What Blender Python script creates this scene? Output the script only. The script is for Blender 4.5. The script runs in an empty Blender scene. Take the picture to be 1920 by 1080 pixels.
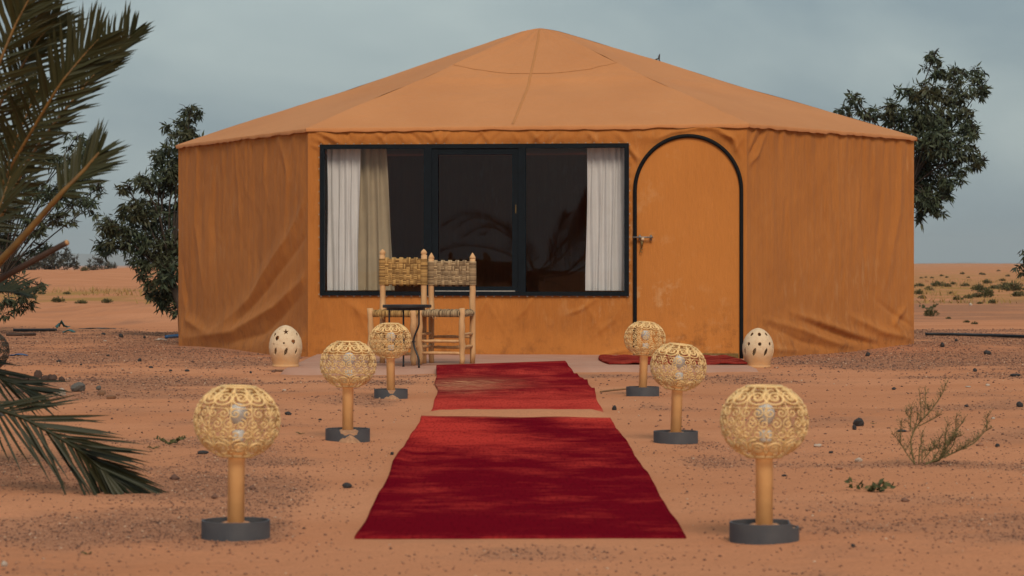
import bpy, math, random
import numpy as np
from mathutils import Vector, Matrix, Quaternion

random.seed(7)
R = math.radians
scene = bpy.context.scene
COL = scene.collection

# ------------------------------------------------------------------ camera, sky, sun, exposure
CAMZ = 0.85
cam = bpy.data.cameras.new('camera')
cam_o = bpy.data.objects.new('camera', cam); COL.objects.link(cam_o)
cam_o.location = (0, 0, CAMZ); cam_o.rotation_euler = (R(90), 0, 0)
cam.sensor_width = 36; cam.lens = 93.75
cam.shift_y = -43 / 1920
cam.clip_start = 0.1; cam.clip_end = 30000
cam.dof.use_dof = True; cam.dof.focus_distance = 22.5; cam.dof.aperture_fstop = 9.0
scene.camera = cam_o

SUN_EL, SUN_AZ = R(41), R(170)          # azimuth measured from +Y towards +X (sun behind the camera, to the right)
to_sun = Vector((math.sin(SUN_AZ)*math.cos(SUN_EL), math.cos(SUN_AZ)*math.cos(SUN_EL), math.sin(SUN_EL)))
w = bpy.data.worlds.new('World'); scene.world = w; w.use_nodes = True
nt = w.node_tree; nt.nodes.clear()
def wn(t, **k):
    n = nt.nodes.new(t)
    for a, v in k.items(): setattr(n, a, v)
    return n
out = wn('ShaderNodeOutputWorld'); bg = wn('ShaderNodeBackground')
sky = wn('ShaderNodeTexSky', sky_type='NISHITA', sun_disc=False, sun_elevation=SUN_EL, sun_rotation=SUN_AZ)
sky.dust_density = 3.0; sky.air_density = 1.2
tc = wn('ShaderNodeTexCoord')
mp = wn('ShaderNodeMapping'); mp.inputs['Scale'].default_value = (3.2, 3.2, 7.0); mp.inputs['Location'].default_value = (8.7, 3.3, 4.2)
no = wn('ShaderNodeTexNoise'); no.inputs['Scale'].default_value = 1.6; no.inputs['Detail'].default_value = 7; no.inputs['Roughness'].default_value = 0.5; no.inputs['Distortion'].default_value = 0.35
rp = wn('ShaderNodeValToRGB')
rp.color_ramp.elements[0].position = 0.40; rp.color_ramp.elements[0].color = (2.1, 2.75, 3.1, 1)
rp.color_ramp.elements[1].position = 0.64; rp.color_ramp.elements[1].color = (3.75, 4.4, 4.4, 1)
mx = wn('ShaderNodeMix', data_type='RGBA'); mx.inputs['Factor'].default_value = 0.88
L = nt.links.new
L(tc.outputs['Generated'], mp.inputs['Vector']); L(mp.outputs['Vector'], no.inputs['Vector'])
L(no.outputs['Fac'], rp.inputs['Fac']); L(sky.outputs['Color'], mx.inputs['A']); L(rp.outputs['Color'], mx.inputs['B'])
L(mx.outputs['Result'], bg.inputs['Color']); bg.inputs['Strength'].default_value = 0.080
L(bg.outputs['Background'], out.inputs['Surface'])

sl = bpy.data.lights.new('sun', 'SUN'); sl.energy = 1.5; sl.angle = R(22); sl.color = (1.0, 0.86, 0.68)
so = bpy.data.objects.new('sun', sl); COL.objects.link(so)
so.rotation_euler = to_sun.to_track_quat('Z', 'Y').to_euler()
vs = scene.view_settings
vs.view_transform = 'Standard'; vs.look = 'None'; vs.gamma = 1; vs.exposure = 0.60; vs.use_curve_mapping = False
scene.cycles.transparent_max_bounces = 24

# ------------------------------------------------------------------ helpers
F = 5000.0; HOR = 497.0
def P(px, py, d):                       # point of the place seen at photo pixel (px,py), at distance d
    return Vector(((px-960)*d/F, d, CAMZ-(py-HOR)*d/F))
def GD(py, z=0.0): return (CAMZ-z)*F/(py-HOR)
def G(px, py, z=0.0):
    d = GD(py, z); return Vector(((px-960)*d/F, d, z))

def hash2(ix, iy, seed):
    h = (ix*374761393 + iy*668265263 + seed*974634777) & 0x7fffffff
    h = ((h ^ (h >> 13))*1274126177) & 0x7fffffff
    return ((h ^ (h >> 16)) & 0xffff)/65535.0
def _h(ix, iy, seed):
    h = (ix*374761393 + iy*668265263 + seed*974634777) & 0x7fffffff
    h = ((h ^ (h >> 13))*1274126177) & 0x7fffffff
    return ((h ^ (h >> 16)) & 0xffff)/65535.0
def vnoise(x, y, seed=0):
    if isinstance(x, (int, float)) and isinstance(y, (int, float)):
        ix = math.floor(x); iy = math.floor(y); fx = x-ix; fy = y-iy; fx = fx*fx*(3-2*fx); fy = fy*fy*(3-2*fy)
        return (_h(ix, iy, seed)*(1-fx)+_h(ix+1, iy, seed)*fx)*(1-fy)+(_h(ix, iy+1, seed)*(1-fx)+_h(ix+1, iy+1, seed)*fx)*fy
    x = np.asarray(x, float); y = np.asarray(y, float)
    ix = np.floor(x).astype(np.int64); iy = np.floor(y).astype(np.int64)
    fx = x-ix; fy = y-iy; fx = fx*fx*(3-2*fx); fy = fy*fy*(3-2*fy)
    a = hash2(ix, iy, seed); b = hash2(ix+1, iy, seed); c = hash2(ix, iy+1, seed); d = hash2(ix+1, iy+1, seed)
    return (a*(1-fx)+b*fx)*(1-fy)+(c*(1-fx)+d*fx)*fy
def fbm(x, y, seed=0, o=4):
    s = 0; a = 0.5; n = 0
    for k in range(o):
        s = s+a*vnoise(x*2**k, y*2**k, seed+k*17); n += a; a *= 0.5
    return s/n
def sstep(a, b, x):
    if isinstance(x, (int, float)):
        t = min(1.0, max(0.0, (x-a)/(b-a))); return t*t*(3-2*t)
    t = np.clip((np.asarray(x, float)-a)/(b-a), 0, 1); return t*t*(3-2*t)
def gauss(x, y, cx, cy, sx, sy):
    if isinstance(x, float) and isinstance(y, float): return math.exp(-((x-cx)/sx)**2-((y-cy)/sy)**2)
    return np.exp(-((x-cx)/sx)**2-((y-cy)/sy)**2)

def tag(o, label=None, cat=None, group=None, kind=None):
    if label: o['label'] = label
    if cat: o['category'] = cat
    if group: o['group'] = group
    if kind: o['kind'] = kind
    return o
def empty(name, loc, label, cat, group=None, rz=0.0):
    o = bpy.data.objects.new(name, None); COL.objects.link(o); o.location = loc; o.rotation_euler = (0, 0, rz)
    o.empty_display_size = 0.1
    return tag(o, label, cat, group)
ORG = {}
def mesh_obj(name, me, parent=None):
    o = bpy.data.objects.new(name, me); COL.objects.link(o)
    if parent: o.parent = parent
    return o
class MB:
    def __init__(s): s.v = []; s.f = []
    def add(s, vs_, fs):
        b = len(s.v); s.v.extend([tuple(p) for p in vs_]); s.f.extend([tuple(i+b for i in f) for f in fs]); return b
    def box(s, c, sx, sy, sz, M=None):
        v = [Vector((x*sx/2, y*sy/2, z*sz/2)) for x in (-1, 1) for y in (-1, 1) for z in (-1, 1)]
        if M is not None: v = [M @ p for p in v]
        v = [p+Vector(c) for p in v]
        s.add(v, [(0,1,3,2),(4,6,7,5),(0,4,5,1),(2,3,7,6),(0,2,6,4),(1,5,7,3)])
    def tube(s, pts, rad, n=6, cap=True):
        pts = [Vector(p) for p in pts]; m = len(pts)
        if not hasattr(rad, '__len__'): rad = [rad]*m
        T = [(pts[min(i+1, m-1)]-pts[max(i-1, 0)]).normalized() for i in range(m)]
        a = T[0].orthogonal().normalized(); rings = []; b = len(s.v)
        for i in range(m):
            if i: a = (a-T[i]*a.dot(T[i]))
            a = a.normalized() if a.length > 1e-6 else T[i].orthogonal().normalized()
            bb = T[i].cross(a)
            for k in range(n):
                t = 2*math.pi*k/n
                s.v.append(tuple(pts[i]+(a*math.cos(t)+bb*math.sin(t))*rad[i]))
        for i in range(m-1):
            for k in range(n):
                k2 = (k+1) % n
                s.f.append((b+i*n+k, b+i*n+k2, b+(i+1)*n+k2, b+(i+1)*n+k))
        if cap:
            s.f.append(tuple(b+k for k in range(n))[::-1]); s.f.append(tuple(b+(m-1)*n+k for k in range(n)))
    def lathe(s, prof, n=24, c=(0, 0, 0), closed=False):
        b = len(s.v); c = Vector(c)
        for r, z in prof:
            for k in range(n):
                t = 2*math.pi*k/n; s.v.append((c.x+r*math.cos(t), c.y+r*math.sin(t), c.z+z))
        for i in range(len(prof)-1):
            for k in range(n):
                k2 = (k+1) % n; s.f.append((b+i*n+k, b+i*n+k2, b+(i+1)*n+k2, b+(i+1)*n+k))
        if not closed:
            s.f.append(tuple(b+k for k in range(n))[::-1]); s.f.append(tuple(b+(len(prof)-1)*n+k for k in range(n)))
    def grid(s, pts, nu, nv, keep=None):       # pts[(i*nv)+j]
        b = len(s.v); s.v.extend([tuple(p) for p in pts])
        for i in range(nu-1):
            for j in range(nv-1):
                if keep is None or keep(i, j):
                    s.f.append((b+i*nv+j, b+(i+1)*nv+j, b+(i+1)*nv+j+1, b+i*nv+j+1))
    def mesh(s, name, mat, smooth=True):
        me = bpy.data.meshes.new(name); me.from_pydata(s.v, [], s.f); me.update()
        if mat: me.materials.append(mat)
        if smooth: me.polygons.foreach_set('use_smooth', [True]*len(me.polygons))
        return me
    def build(s, name, mat, parent=None, smooth=True, org=None):
        if org is not None: s.v = [(a-org[0], b-org[1], c-org[2]) for a, b, c in s.v]
        return mesh_obj(name, s.mesh(name, mat, smooth), parent)
def np_mesh(name, V, Fq, mat, smooth=False):       # numpy verts (n,3), faces (m,k)
    me = bpy.data.meshes.new(name); V = np.asarray(V, np.float32); Fq = np.asarray(Fq, np.int32)
    k = Fq.shape[1]
    me.vertices.add(len(V)); me.vertices.foreach_set('co', V.ravel())
    me.loops.add(Fq.size); me.loops.foreach_set('vertex_index', Fq.ravel())
    me.polygons.add(len(Fq)); me.polygons.foreach_set('loop_start', np.arange(0, Fq.size, k, dtype=np.int32))
    me.polygons.foreach_set('loop_total', np.full(len(Fq), k, np.int32))
    if smooth: me.polygons.foreach_set('use_smooth', np.ones(len(Fq), bool))
    me.update(calc_edges=True); me.validate()
    if mat: me.materials.append(mat)
    return me

# ------------------------------------------------------------------ materials
def new_mat(name):
    m = bpy.data.materials.new(name); m.use_nodes = True
    t = m.node_tree; b = t.nodes['Principled BSDF']; return m, t, b
def node(t, typ, **k):
    n = t.nodes.new(typ)
    for a, v in k.items():
        if a in n.inputs.keys(): n.inputs[a].default_value = v
        else: setattr(n, a, v)
    return n
def noise(t, vec, scale, detail=4, rough=0.55):
    n = node(t, 'ShaderNodeTexNoise', Scale=scale, Detail=detail, Roughness=rough); t.links.new(vec, n.inputs['Vector']); return n.outputs['Fac']
def ramp(t, fac, a, b, ca=(0, 0, 0, 1), cb=(1, 1, 1, 1)):
    r = t.nodes.new('ShaderNodeValToRGB'); e = r.color_ramp.elements
    e[0].position = a; e[0].color = ca; e[1].position = b; e[1].color = cb; t.links.new(fac, r.inputs['Fac']); return r.outputs['Color']
def mixc(t, fac, A, B):
    m = t.nodes.new('ShaderNodeMix'); m.data_type = 'RGBA'
    for s, v in (('Factor', fac), ('A', A), ('B', B)):
        if isinstance(v, (tuple, float, int)):
            m.inputs[s].default_value = v if not isinstance(v, tuple) else (v+(1,) if len(v) == 3 else v)
        else: t.links.new(v, m.inputs[s])
    return m.outputs['Result']
def objco(t, scale=(1, 1, 1), gen='Object'):
    c = t.nodes.new('ShaderNodeTexCoord'); m = t.nodes.new('ShaderNodeMapping'); m.inputs['Scale'].default_value = scale
    t.links.new(c.outputs[gen], m.inputs['Vector']); return m.outputs['Vector']
def bump(t, b, h, strength, dist=0.01):
    n = node(t, 'ShaderNodeBump', Strength=strength, Distance=dist); t.links.new(h, n.inputs['Height']); t.links.new(n.outputs['Normal'], b.inputs['Normal'])
def simple(name, c, rough=0.8, var=0.25, scale=12, c2=None, bmp=0.3, bscale=40, metal=0.0, bdist=0.004, stretch=(1, 1, 1), spec=None):
    m, t, b = new_mat(name)
    v = objco(t, stretch)
    c2 = c2 or tuple(x*(1-var) for x in c)
    f = ramp(t, noise(t, v, scale, 5), 0.3, 0.7)
    t.links.new(mixc(t, f, c, c2), b.inputs['Base Color'])
    b.inputs['Roughness'].default_value = rough; b.inputs['Metallic'].default_value = metal
    if spec is not None: b.inputs['Specular IOR Level'].default_value = spec
    if bmp: bump(t, b, noise(t, v, bscale, 4), bmp, bdist)
    return m

def fabric_mat(name, base, dark, streak=1.0, scuff=0.5, scs=(7, 7, 2.2), dirt=0.0):
    m, t, b = new_mat(name)
    v = objco(t); vst = objco(t, (22, 22, 0.8)); vf = objco(t, (260, 260, 260)); vth = objco(t, (420, 420, 9))
    f1 = ramp(t, noise(t, v, 1.1, 5), 0.3, 0.72)
    f2 = ramp(t, noise(t, vst, 1.0, 5, 0.6), 0.35, 0.75)
    f3 = noise(t, vth, 1.0, 2)
    c = mixc(t, f1, base, dark)
    ms = node(t, 'ShaderNodeMath', operation='MULTIPLY'); t.links.new(f2, ms.inputs[0]); ms.inputs[1].default_value = 0.30*streak
    c = mixc(t, ms.outputs[0], c, tuple(x*0.70 for x in dark))
    ms3 = node(t, 'ShaderNodeMath', operation='MULTIPLY'); t.links.new(ramp(t, f3, 0.35, 0.7), ms3.inputs[0]); ms3.inputs[1].default_value = 0.22
    c = mixc(t, ms3.outputs[0], c, tuple(min(1, x*1.5) for x in base))
    # pale dusty scuffs
    sc1 = ramp(t, noise(t, objco(t, scs), 1.7, 8, 0.7), 0.53, 0.72)
    sc2 = ramp(t, noise(t, v, 0.9, 2), 0.45, 0.65)
    mm = node(t, 'ShaderNodeMath', operation='MULTIPLY'); t.links.new(sc1, mm.inputs[0]); t.links.new(sc2, mm.inputs[1])
    mm2 = node(t, 'ShaderNodeMath', operation='MULTIPLY'); t.links.new(mm.outputs[0], mm2.inputs[0]); mm2.inputs[1].default_value = scuff
    c = mixc(t, mm2.outputs[0], c, (0.62, 0.36, 0.17))
    if dirt:
        sx_ = t.nodes.new('ShaderNodeSeparateXYZ'); t.links.new(objco(t), sx_.inputs[0])
        rz_ = ramp(t, sx_.outputs['Z'], 0.05, 0.55, (1, 1, 1, 1), (0, 0, 0, 1))
        dn = ramp(t, noise(t, objco(t, (6, 6, 6)), 1.3, 7, 0.7), 0.50, 0.66)
        dm_ = node(t, 'ShaderNodeMath', operation='MULTIPLY'); t.links.new(rz_, dm_.inputs[0]); t.links.new(dn, dm_.inputs[1])
        dm2 = node(t, 'ShaderNodeMath', operation='MULTIPLY'); t.links.new(dm_.outputs[0], dm2.inputs[0]); dm2.inputs[1].default_value = dirt
        c = mixc(t, dm2.outputs[0], c, (0.16, 0.055, 0.02))
    t.links.new(c, b.inputs['Base Color']); b.inputs['Roughness'].default_value = 0.78
    b.inputs['Specular IOR Level'].default_value = 0.10
    b.inputs['Sheen Weight'].default_value = 0.04; b.inputs['Sheen Roughness'].default_value = 0.5
    h = node(t, 'ShaderNodeMath', operation='ADD'); t.links.new(noise(t, vf, 1.0, 2), h.inputs[0])
    big = node(t, 'ShaderNodeMath', operation='MULTIPLY'); t.links.new(noise(t, objco(t, (9, 9, 1.2)), 1.0, 4), big.inputs[0]); big.inputs[1].default_value = 3.0
    mid = node(t, 'ShaderNodeMath', operation='MULTIPLY_ADD'); t.links.new(noise(t, objco(t, (28, 28, 9)), 1.0, 5, 0.6), mid.inputs[0]); mid.inputs[1].default_value = 1.6; t.links.new(big.outputs[0], mid.inputs[2]); big = mid
    t.links.new(big.outputs[0], h.inputs[1])
    bump(t, b, h.outputs[0], 0.5, 0.007)
    return m
M = {}
M['wall'] = fabric_mat('tent_canvas', (0.50, 0.188, 0.046), (0.39, 0.138, 0.032), dirt=0.5)
M['roof'] = fabric_mat('roof_canvas', (0.55, 0.236, 0.094), (0.49, 0.200, 0.076), 0.25, 0.2)
M['seam'] = fabric_mat('seam_canvas', (0.48, 0.205, 0.074), (0.43, 0.18, 0.06), 0.2, 0.3)
M['door'] = fabric_mat('door_canvas', (0.53, 0.200, 0.048), (0.45, 0.165, 0.040), 0.25, 0.75, (3.5, 3.5, 3.5), 0.7)
M['black'] = simple('black_piping', (0.006, 0.007, 0.009), 0.7, 0.3, 30, spec=0.15)
M['frame'] = simple('dark_blue_frame', (0.004, 0.008, 0.013), 0.6, 0.4, 18, spec=0.15)
M['white_bead'] = simple('pale_sealant', (0.35, 0.33, 0.30), 0.7, 0.4, 60)
M['brass'] = simple('brass', (0.30, 0.19, 0.07), 0.45, 0.5, 60, metal=0.8)
M['steel'] = simple('dull_steel', (0.35, 0.31, 0.28), 0.5, 0.5, 60, metal=0.7)
M['curtain'] = simple('white_curtain', (0.60, 0.585, 0.575), 0.9, 0.08, 6, bmp=0.15, bscale=200)
M['sheer'] = simple('beige_curtain', (0.36, 0.285, 0.185), 0.9, 0.2, 4, bmp=0.15, bscale=200)
M['wood'] = simple('peeled_wood', (0.66, 0.39, 0.19), 0.75, 0.35, 9, c2=(0.48, 0.25, 0.105), bmp=0.4, bscale=30, stretch=(3, 3, 0.6))
M['lamp_yellow'] = simple('yellow_paint', (0.95, 0.58, 0.25), 0.55, 0.12, 7, c2=(0.80, 0.44, 0.18), bmp=0.2)
M['lamp_wire'] = simple('yellow_wire', (0.92, 0.62, 0.28), 0.55, 0.3, 25, bmp=0.15)
M['dark_wire'] = simple('dark_wire', (0.05, 0.035, 0.02), 0.6, 0.3, 25)
M['bulb'] = simple('bulb_white', (0.72, 0.72, 0.70), 0.35, 0.08, 10, bmp=0)
M['ring'] = simple('grey_plastic', (0.045, 0.050, 0.062), 0.6, 0.35, 14, c2=(0.075, 0.075, 0.082), bmp=0.2)
M['fill'] = simple('concrete_fill', (0.52, 0.27, 0.145), 0.95, 0.4, 40, bmp=0.8, bscale=90, bdist=0.01)
def clay_mat():
    m, t, b = new_mat('pale_clay'); v = objco(t); sx_ = t.nodes.new('ShaderNodeSeparateXYZ'); t.links.new(v, sx_.inputs[0])
    ad = node(t, 'ShaderNodeMath', operation='MULTIPLY_ADD'); t.links.new(noise(t, v, 9, 4), ad.inputs[0]); ad.inputs[1].default_value = 0.16; t.links.new(sx_.outputs['Z'], ad.inputs[2])
    c = mixc(t, ramp(t, ad.outputs[0], 0.13, 0.24), (0.60, 0.335, 0.15), (0.66, 0.49, 0.32))
    c = mixc(t, ramp(t, noise(t, v, 30, 5, 0.7), 0.5, 0.8), c, (0.48, 0.30, 0.17))
    t.links.new(c, b.inputs['Base Color']); b.inputs['Roughness'].default_value = 0.88; bump(t, b, noise(t, v, 60, 4), 0.3, 0.004); return m
M['clay'] = clay_mat()
M['metal_black'] = simple('black_metal', (0.012, 0.012, 0.014), 0.45, 0.2, 20)
M['slab'] = simple('pink_concrete', (0.47, 0.26, 0.185), 0.9, 0.2, 3, c2=(0.42, 0.20, 0.13), bmp=0.3, bscale=60)
M['rock_dark'] = simple('dark_stone', (0.030, 0.026, 0.027), 0.75, 0.3, 30, bmp=0.5)
M['rock_brown'] = simple('brown_stone', (0.24, 0.115, 0.06), 0.9, 0.4, 30, bmp=0.7)
M['rock_grey'] = simple('grey_stone', (0.13, 0.115, 0.10), 0.85, 0.4, 25, bmp=0.6)
M['rock_pale'] = simple('pale_stone', (0.52, 0.42, 0.34), 0.85, 0.3, 25, bmp=0.4)
M['clod'] = simple('earth_clod', (0.10, 0.055, 0.04), 0.95, 0.5, 30, bmp=0.9)
M['bark'] = simple('bark', (0.055, 0.038, 0.028), 0.9, 0.4, 20, bmp=0.7)
M['twig'] = simple('twig_olive', (0.18, 0.145, 0.058), 0.9, 0.4, 60)
M['straw'] = simple('dry_stem', (0.30, 0.16, 0.07), 0.9, 0.3, 60)
M['teal'] = simple('teal_plastic', (0.05, 0.16, 0.17), 0.6, 0.4, 20)
M['blue'] = simple('blue_plastic', (0.02, 0.10, 0.26), 0.5, 0.4, 20)
M['hose'] = simple('black_hose', (0.012, 0.013, 0.016), 0.5, 0.3, 20)
def leaf_mat(name, c1, c2, rough=0.55, c3=None):
    m, t, b = new_mat(name)
    g = t.nodes.new('ShaderNodeNewGeometry')
    c = mixc(t, g.outputs['Random Per Island'], c1, c2)
    if c3:
        f = ramp(t, noise(t, objco(t), 2.0, 3), 0.45, 0.7); c = mixc(t, f, c, c3)
    t.links.new(c, b.inputs['Base Color']); b.inputs['Roughness'].default_value = rough; b.inputs['Specular IOR Level'].default_value = 0.3
    return m
M['rope_gold'] = leaf_mat('rope_gold', (0.55, 0.33, 0.12), (0.20, 0.105, 0.036), 0.9)
M['rope_grey'] = leaf_mat('rope_grey', (0.47, 0.33, 0.19), (0.18, 0.115, 0.065), 0.9)
M['euc'] = leaf_mat('eucalyptus_leaf', (0.022, 0.036, 0.024), (0.070, 0.090, 0.048), 0.6, (0.050, 0.046, 0.018))
M['palm'] = leaf_mat('palm_leaflet', (0.048, 0.042, 0.012), (0.026, 0.031, 0.011), 0.55)
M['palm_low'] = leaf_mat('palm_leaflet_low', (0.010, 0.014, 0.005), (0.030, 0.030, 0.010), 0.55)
M['rachis'] = simple('palm_rachis', (0.21, 0.105, 0.022), 0.6, 0.4, 20, c2=(0.11, 0.055, 0.014))
M['cut_stalk'] = simple('cut_stalk', (0.065, 0.032, 0.02), 0.7, 0.4, 20)
M['cut_end'] = simple('cut_end', (0.55, 0.30, 0.14), 0.9, 0.2, 60)
M['shrub'] = leaf_mat('desert_shrub', (0.075, 0.075, 0.028), (0.12, 0.10, 0.042), 0.8)
M['far_tree'] = leaf_mat('tamarisk', (0.045, 0.045, 0.035), (0.07, 0.06, 0.042), 0.8)
M['grass'] = leaf_mat('dry_grass', (0.36, 0.21, 0.075), (0.25, 0.17, 0.06), 0.9)
M['sprig'] = leaf_mat('sprig_leaf', (0.05, 0.06, 0.022), (0.09, 0.085, 0.03), 0.7)
def glass_mat():
    m = bpy.data.materials.new('window_glass'); m.use_nodes = True; t = m.node_tree; t.nodes.clear()
    o = t.nodes.new('ShaderNodeOutputMaterial'); tr = node(t, 'ShaderNodeBsdfTransparent'); tr.inputs['Color'].default_value = (0.96, 0.96, 0.96, 1)
    gl = node(t, 'ShaderNodeBsdfGlossy', Roughness=0.0); lw = node(t, 'ShaderNodeLayerWeight', Blend=0.5); mi = t.nodes.new('ShaderNodeMixShader')
    pw = node(t, 'ShaderNodeMath', operation='POWER'); t.links.new(lw.outputs['Facing'], pw.inputs[0]); pw.inputs[1].default_value = 5.0
    fr = node(t, 'ShaderNodeMath', operation='MULTIPLY_ADD'); t.links.new(pw.outputs[0], fr.inputs[0]); fr.inputs[1].default_value = 0.95; fr.inputs[2].default_value = 0.035
    t.links.new(fr.outputs[0], mi.inputs[0]); t.links.new(tr.outputs[0], mi.inputs[1]); t.links.new(gl.outputs[0], mi.inputs[2]); t.links.new(mi.outputs[0], o.inputs['Surface']); return m
M['glass'] = glass_mat()

def ground_mat():
    m, t, b = new_mat('desert_ground')
    v = objco(t); at = node(t, 'ShaderNodeAttribute', attribute_name='gravel'); gy = node(t, 'ShaderNodeAttribute', attribute_name='grassy')
    vx = objco(t, (0.35, 1.0, 1.0))
    n1 = noise(t, vx, 0.9, 6); n2 = noise(t, v, 9, 5, 0.6); n3 = noise(t, v, 70, 4, 0.65)
    sand = mixc(t, ramp(t, n1, 0.35, 0.68), (0.60, 0.272, 0.148), (0.51, 0.214, 0.110))
    sand = mixc(t, ramp(t, n3, 0.45, 0.8), sand, (0.42, 0.185, 0.10))
    vo = node(t, 'ShaderNodeTexVoronoi', Scale=75.0); t.links.new(v, vo.inputs['Vector'])
    sep = t.nodes.new('ShaderNodeSeparateColor'); t.links.new(vo.outputs['Color'], sep.inputs[0])
    gc = t.nodes.new('ShaderNodeValToRGB'); t.links.new(sep.outputs[0], gc.inputs['Fac'])
    e = gc.color_ramp.elements; e[0].position = 0.0; e[0].color = (0.20, 0.095, 0.06, 1); e[1].position = 1.0; e[1].color = (0.50, 0.29, 0.19, 1)
    k = e.new(0.55); k.color = (0.40, 0.195, 0.12, 1); k = e.new(0.93); k.color = (0.37, 0.18, 0.115, 1)
    grav = mixc(t, ramp(t, n2, 0.3, 0.7), gc.outputs['Color'], (0.43, 0.205, 0.12))
    fa = node(t, 'ShaderNodeMath', operation='MULTIPLY_ADD'); t.links.new(n2, fa.inputs[0]); fa.inputs[1].default_value = 0.9; fa.inputs[2].default_value = -0.45
    fb = node(t, 'ShaderNodeMath', operation='ADD', use_clamp=True); t.links.new(at.outputs['Fac'], fb.inputs[0]); t.links.new(fa.outputs[0], fb.inputs[1])
    gm = ramp(t, fb.outputs[0], 0.15, 0.95)
    c = mixc(t, gm, sand, grav)
    # scattered dark grains everywhere
    sp = ramp(t, noise(t, v, 110, 3, 0.6), 0.64, 0.72)
    c = mixc(t, sp, c, (0.27, 0.12, 0.07))
    gn = ramp(t, noise(t, objco(t, (0.25, 0.08, 1)), 1.6, 6, 0.7), 0.42, 0.6)
    gmul = node(t, 'ShaderNodeMath', operation='MULTIPLY'); t.links.new(gn, gmul.inputs[0]); t.links.new(gy.outputs['Fac'], gmul.inputs[1])
    c = mixc(t, gmul.outputs[0], c, (0.36, 0.205, 0.075))
    t.links.new(c, b.inputs['Base Color']); b.inputs['Roughness'].default_value = 0.95; b.inputs['Specular IOR Level'].default_value = 0.0
    hs = node(t, 'ShaderNodeMath', operation='MULTIPLY_ADD'); t.links.new(vo.outputs['Distance'], hs.inputs[0])
    t.links.new(gm, hs.inputs[1]); nb = node(t, 'ShaderNodeMath', operation='MULTIPLY_ADD'); t.links.new(n2, nb.inputs[0]); nb.inputs[1].default_value = 2.6; t.links.new(n3, nb.inputs[2]); t.links.new(nb.outputs[0], hs.inputs[2])
    bump(t, b, hs.outputs[0], 0.55, 0.012)
    return m
M['ground'] = ground_mat()
def pebble_mat():
    m, t, b = new_mat('pebbles'); g = t.nodes.new('ShaderNodeNewGeometry')
    r = t.nodes.new('ShaderNodeValToRGB'); t.links.new(g.outputs['Random Per Island'], r.inputs['Fac'])
    e = r.color_ramp.elements; e[0].color = (0.10, 0.05, 0.037, 1); e[1].color = (0.58, 0.40, 0.28, 1); e[1].position = 1
    for p, c in ((0.25, (0.19, 0.09, 0.058)), (0.6, (0.33, 0.155, 0.09)), (0.95, (0.40, 0.205, 0.12))):
        k = e.new(p); k.color = c+(1,)
    t.links.new(r.outputs['Color'], b.inputs['Base Color']); b.inputs['Roughness'].default_value = 0.9; return m
M['pebble'] = pebble_mat()
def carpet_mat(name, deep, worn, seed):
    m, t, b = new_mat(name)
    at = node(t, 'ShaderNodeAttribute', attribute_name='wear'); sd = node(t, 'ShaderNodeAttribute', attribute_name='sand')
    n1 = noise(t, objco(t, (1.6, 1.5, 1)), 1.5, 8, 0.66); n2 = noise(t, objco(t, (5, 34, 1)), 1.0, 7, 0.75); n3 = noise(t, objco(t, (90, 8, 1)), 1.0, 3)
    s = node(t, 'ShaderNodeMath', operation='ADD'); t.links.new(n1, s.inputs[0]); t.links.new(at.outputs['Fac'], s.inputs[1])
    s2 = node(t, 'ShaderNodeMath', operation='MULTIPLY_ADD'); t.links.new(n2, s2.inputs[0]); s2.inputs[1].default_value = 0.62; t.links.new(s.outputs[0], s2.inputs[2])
    c = mixc(t, ramp(t, s2.outputs[0], 0.66, 1.16), deep, worn)  # worn red also colours the painted pile sheen of the crimson runner
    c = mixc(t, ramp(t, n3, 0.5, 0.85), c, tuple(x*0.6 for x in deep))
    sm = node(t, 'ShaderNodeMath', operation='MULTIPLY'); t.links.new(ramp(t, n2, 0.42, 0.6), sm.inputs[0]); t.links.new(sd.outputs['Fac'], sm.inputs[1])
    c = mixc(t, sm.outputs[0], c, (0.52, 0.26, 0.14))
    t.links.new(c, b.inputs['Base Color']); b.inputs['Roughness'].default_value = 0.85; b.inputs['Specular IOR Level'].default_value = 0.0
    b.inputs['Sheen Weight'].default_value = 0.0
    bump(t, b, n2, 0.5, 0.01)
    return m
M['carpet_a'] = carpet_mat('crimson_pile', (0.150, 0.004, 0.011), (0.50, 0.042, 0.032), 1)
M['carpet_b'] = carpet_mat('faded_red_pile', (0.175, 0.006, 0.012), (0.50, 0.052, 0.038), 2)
M['mat'] = carpet_mat('door_mat_pile', (0.16, 0.012, 0.012), (0.36, 0.06, 0.04), 3)

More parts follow.
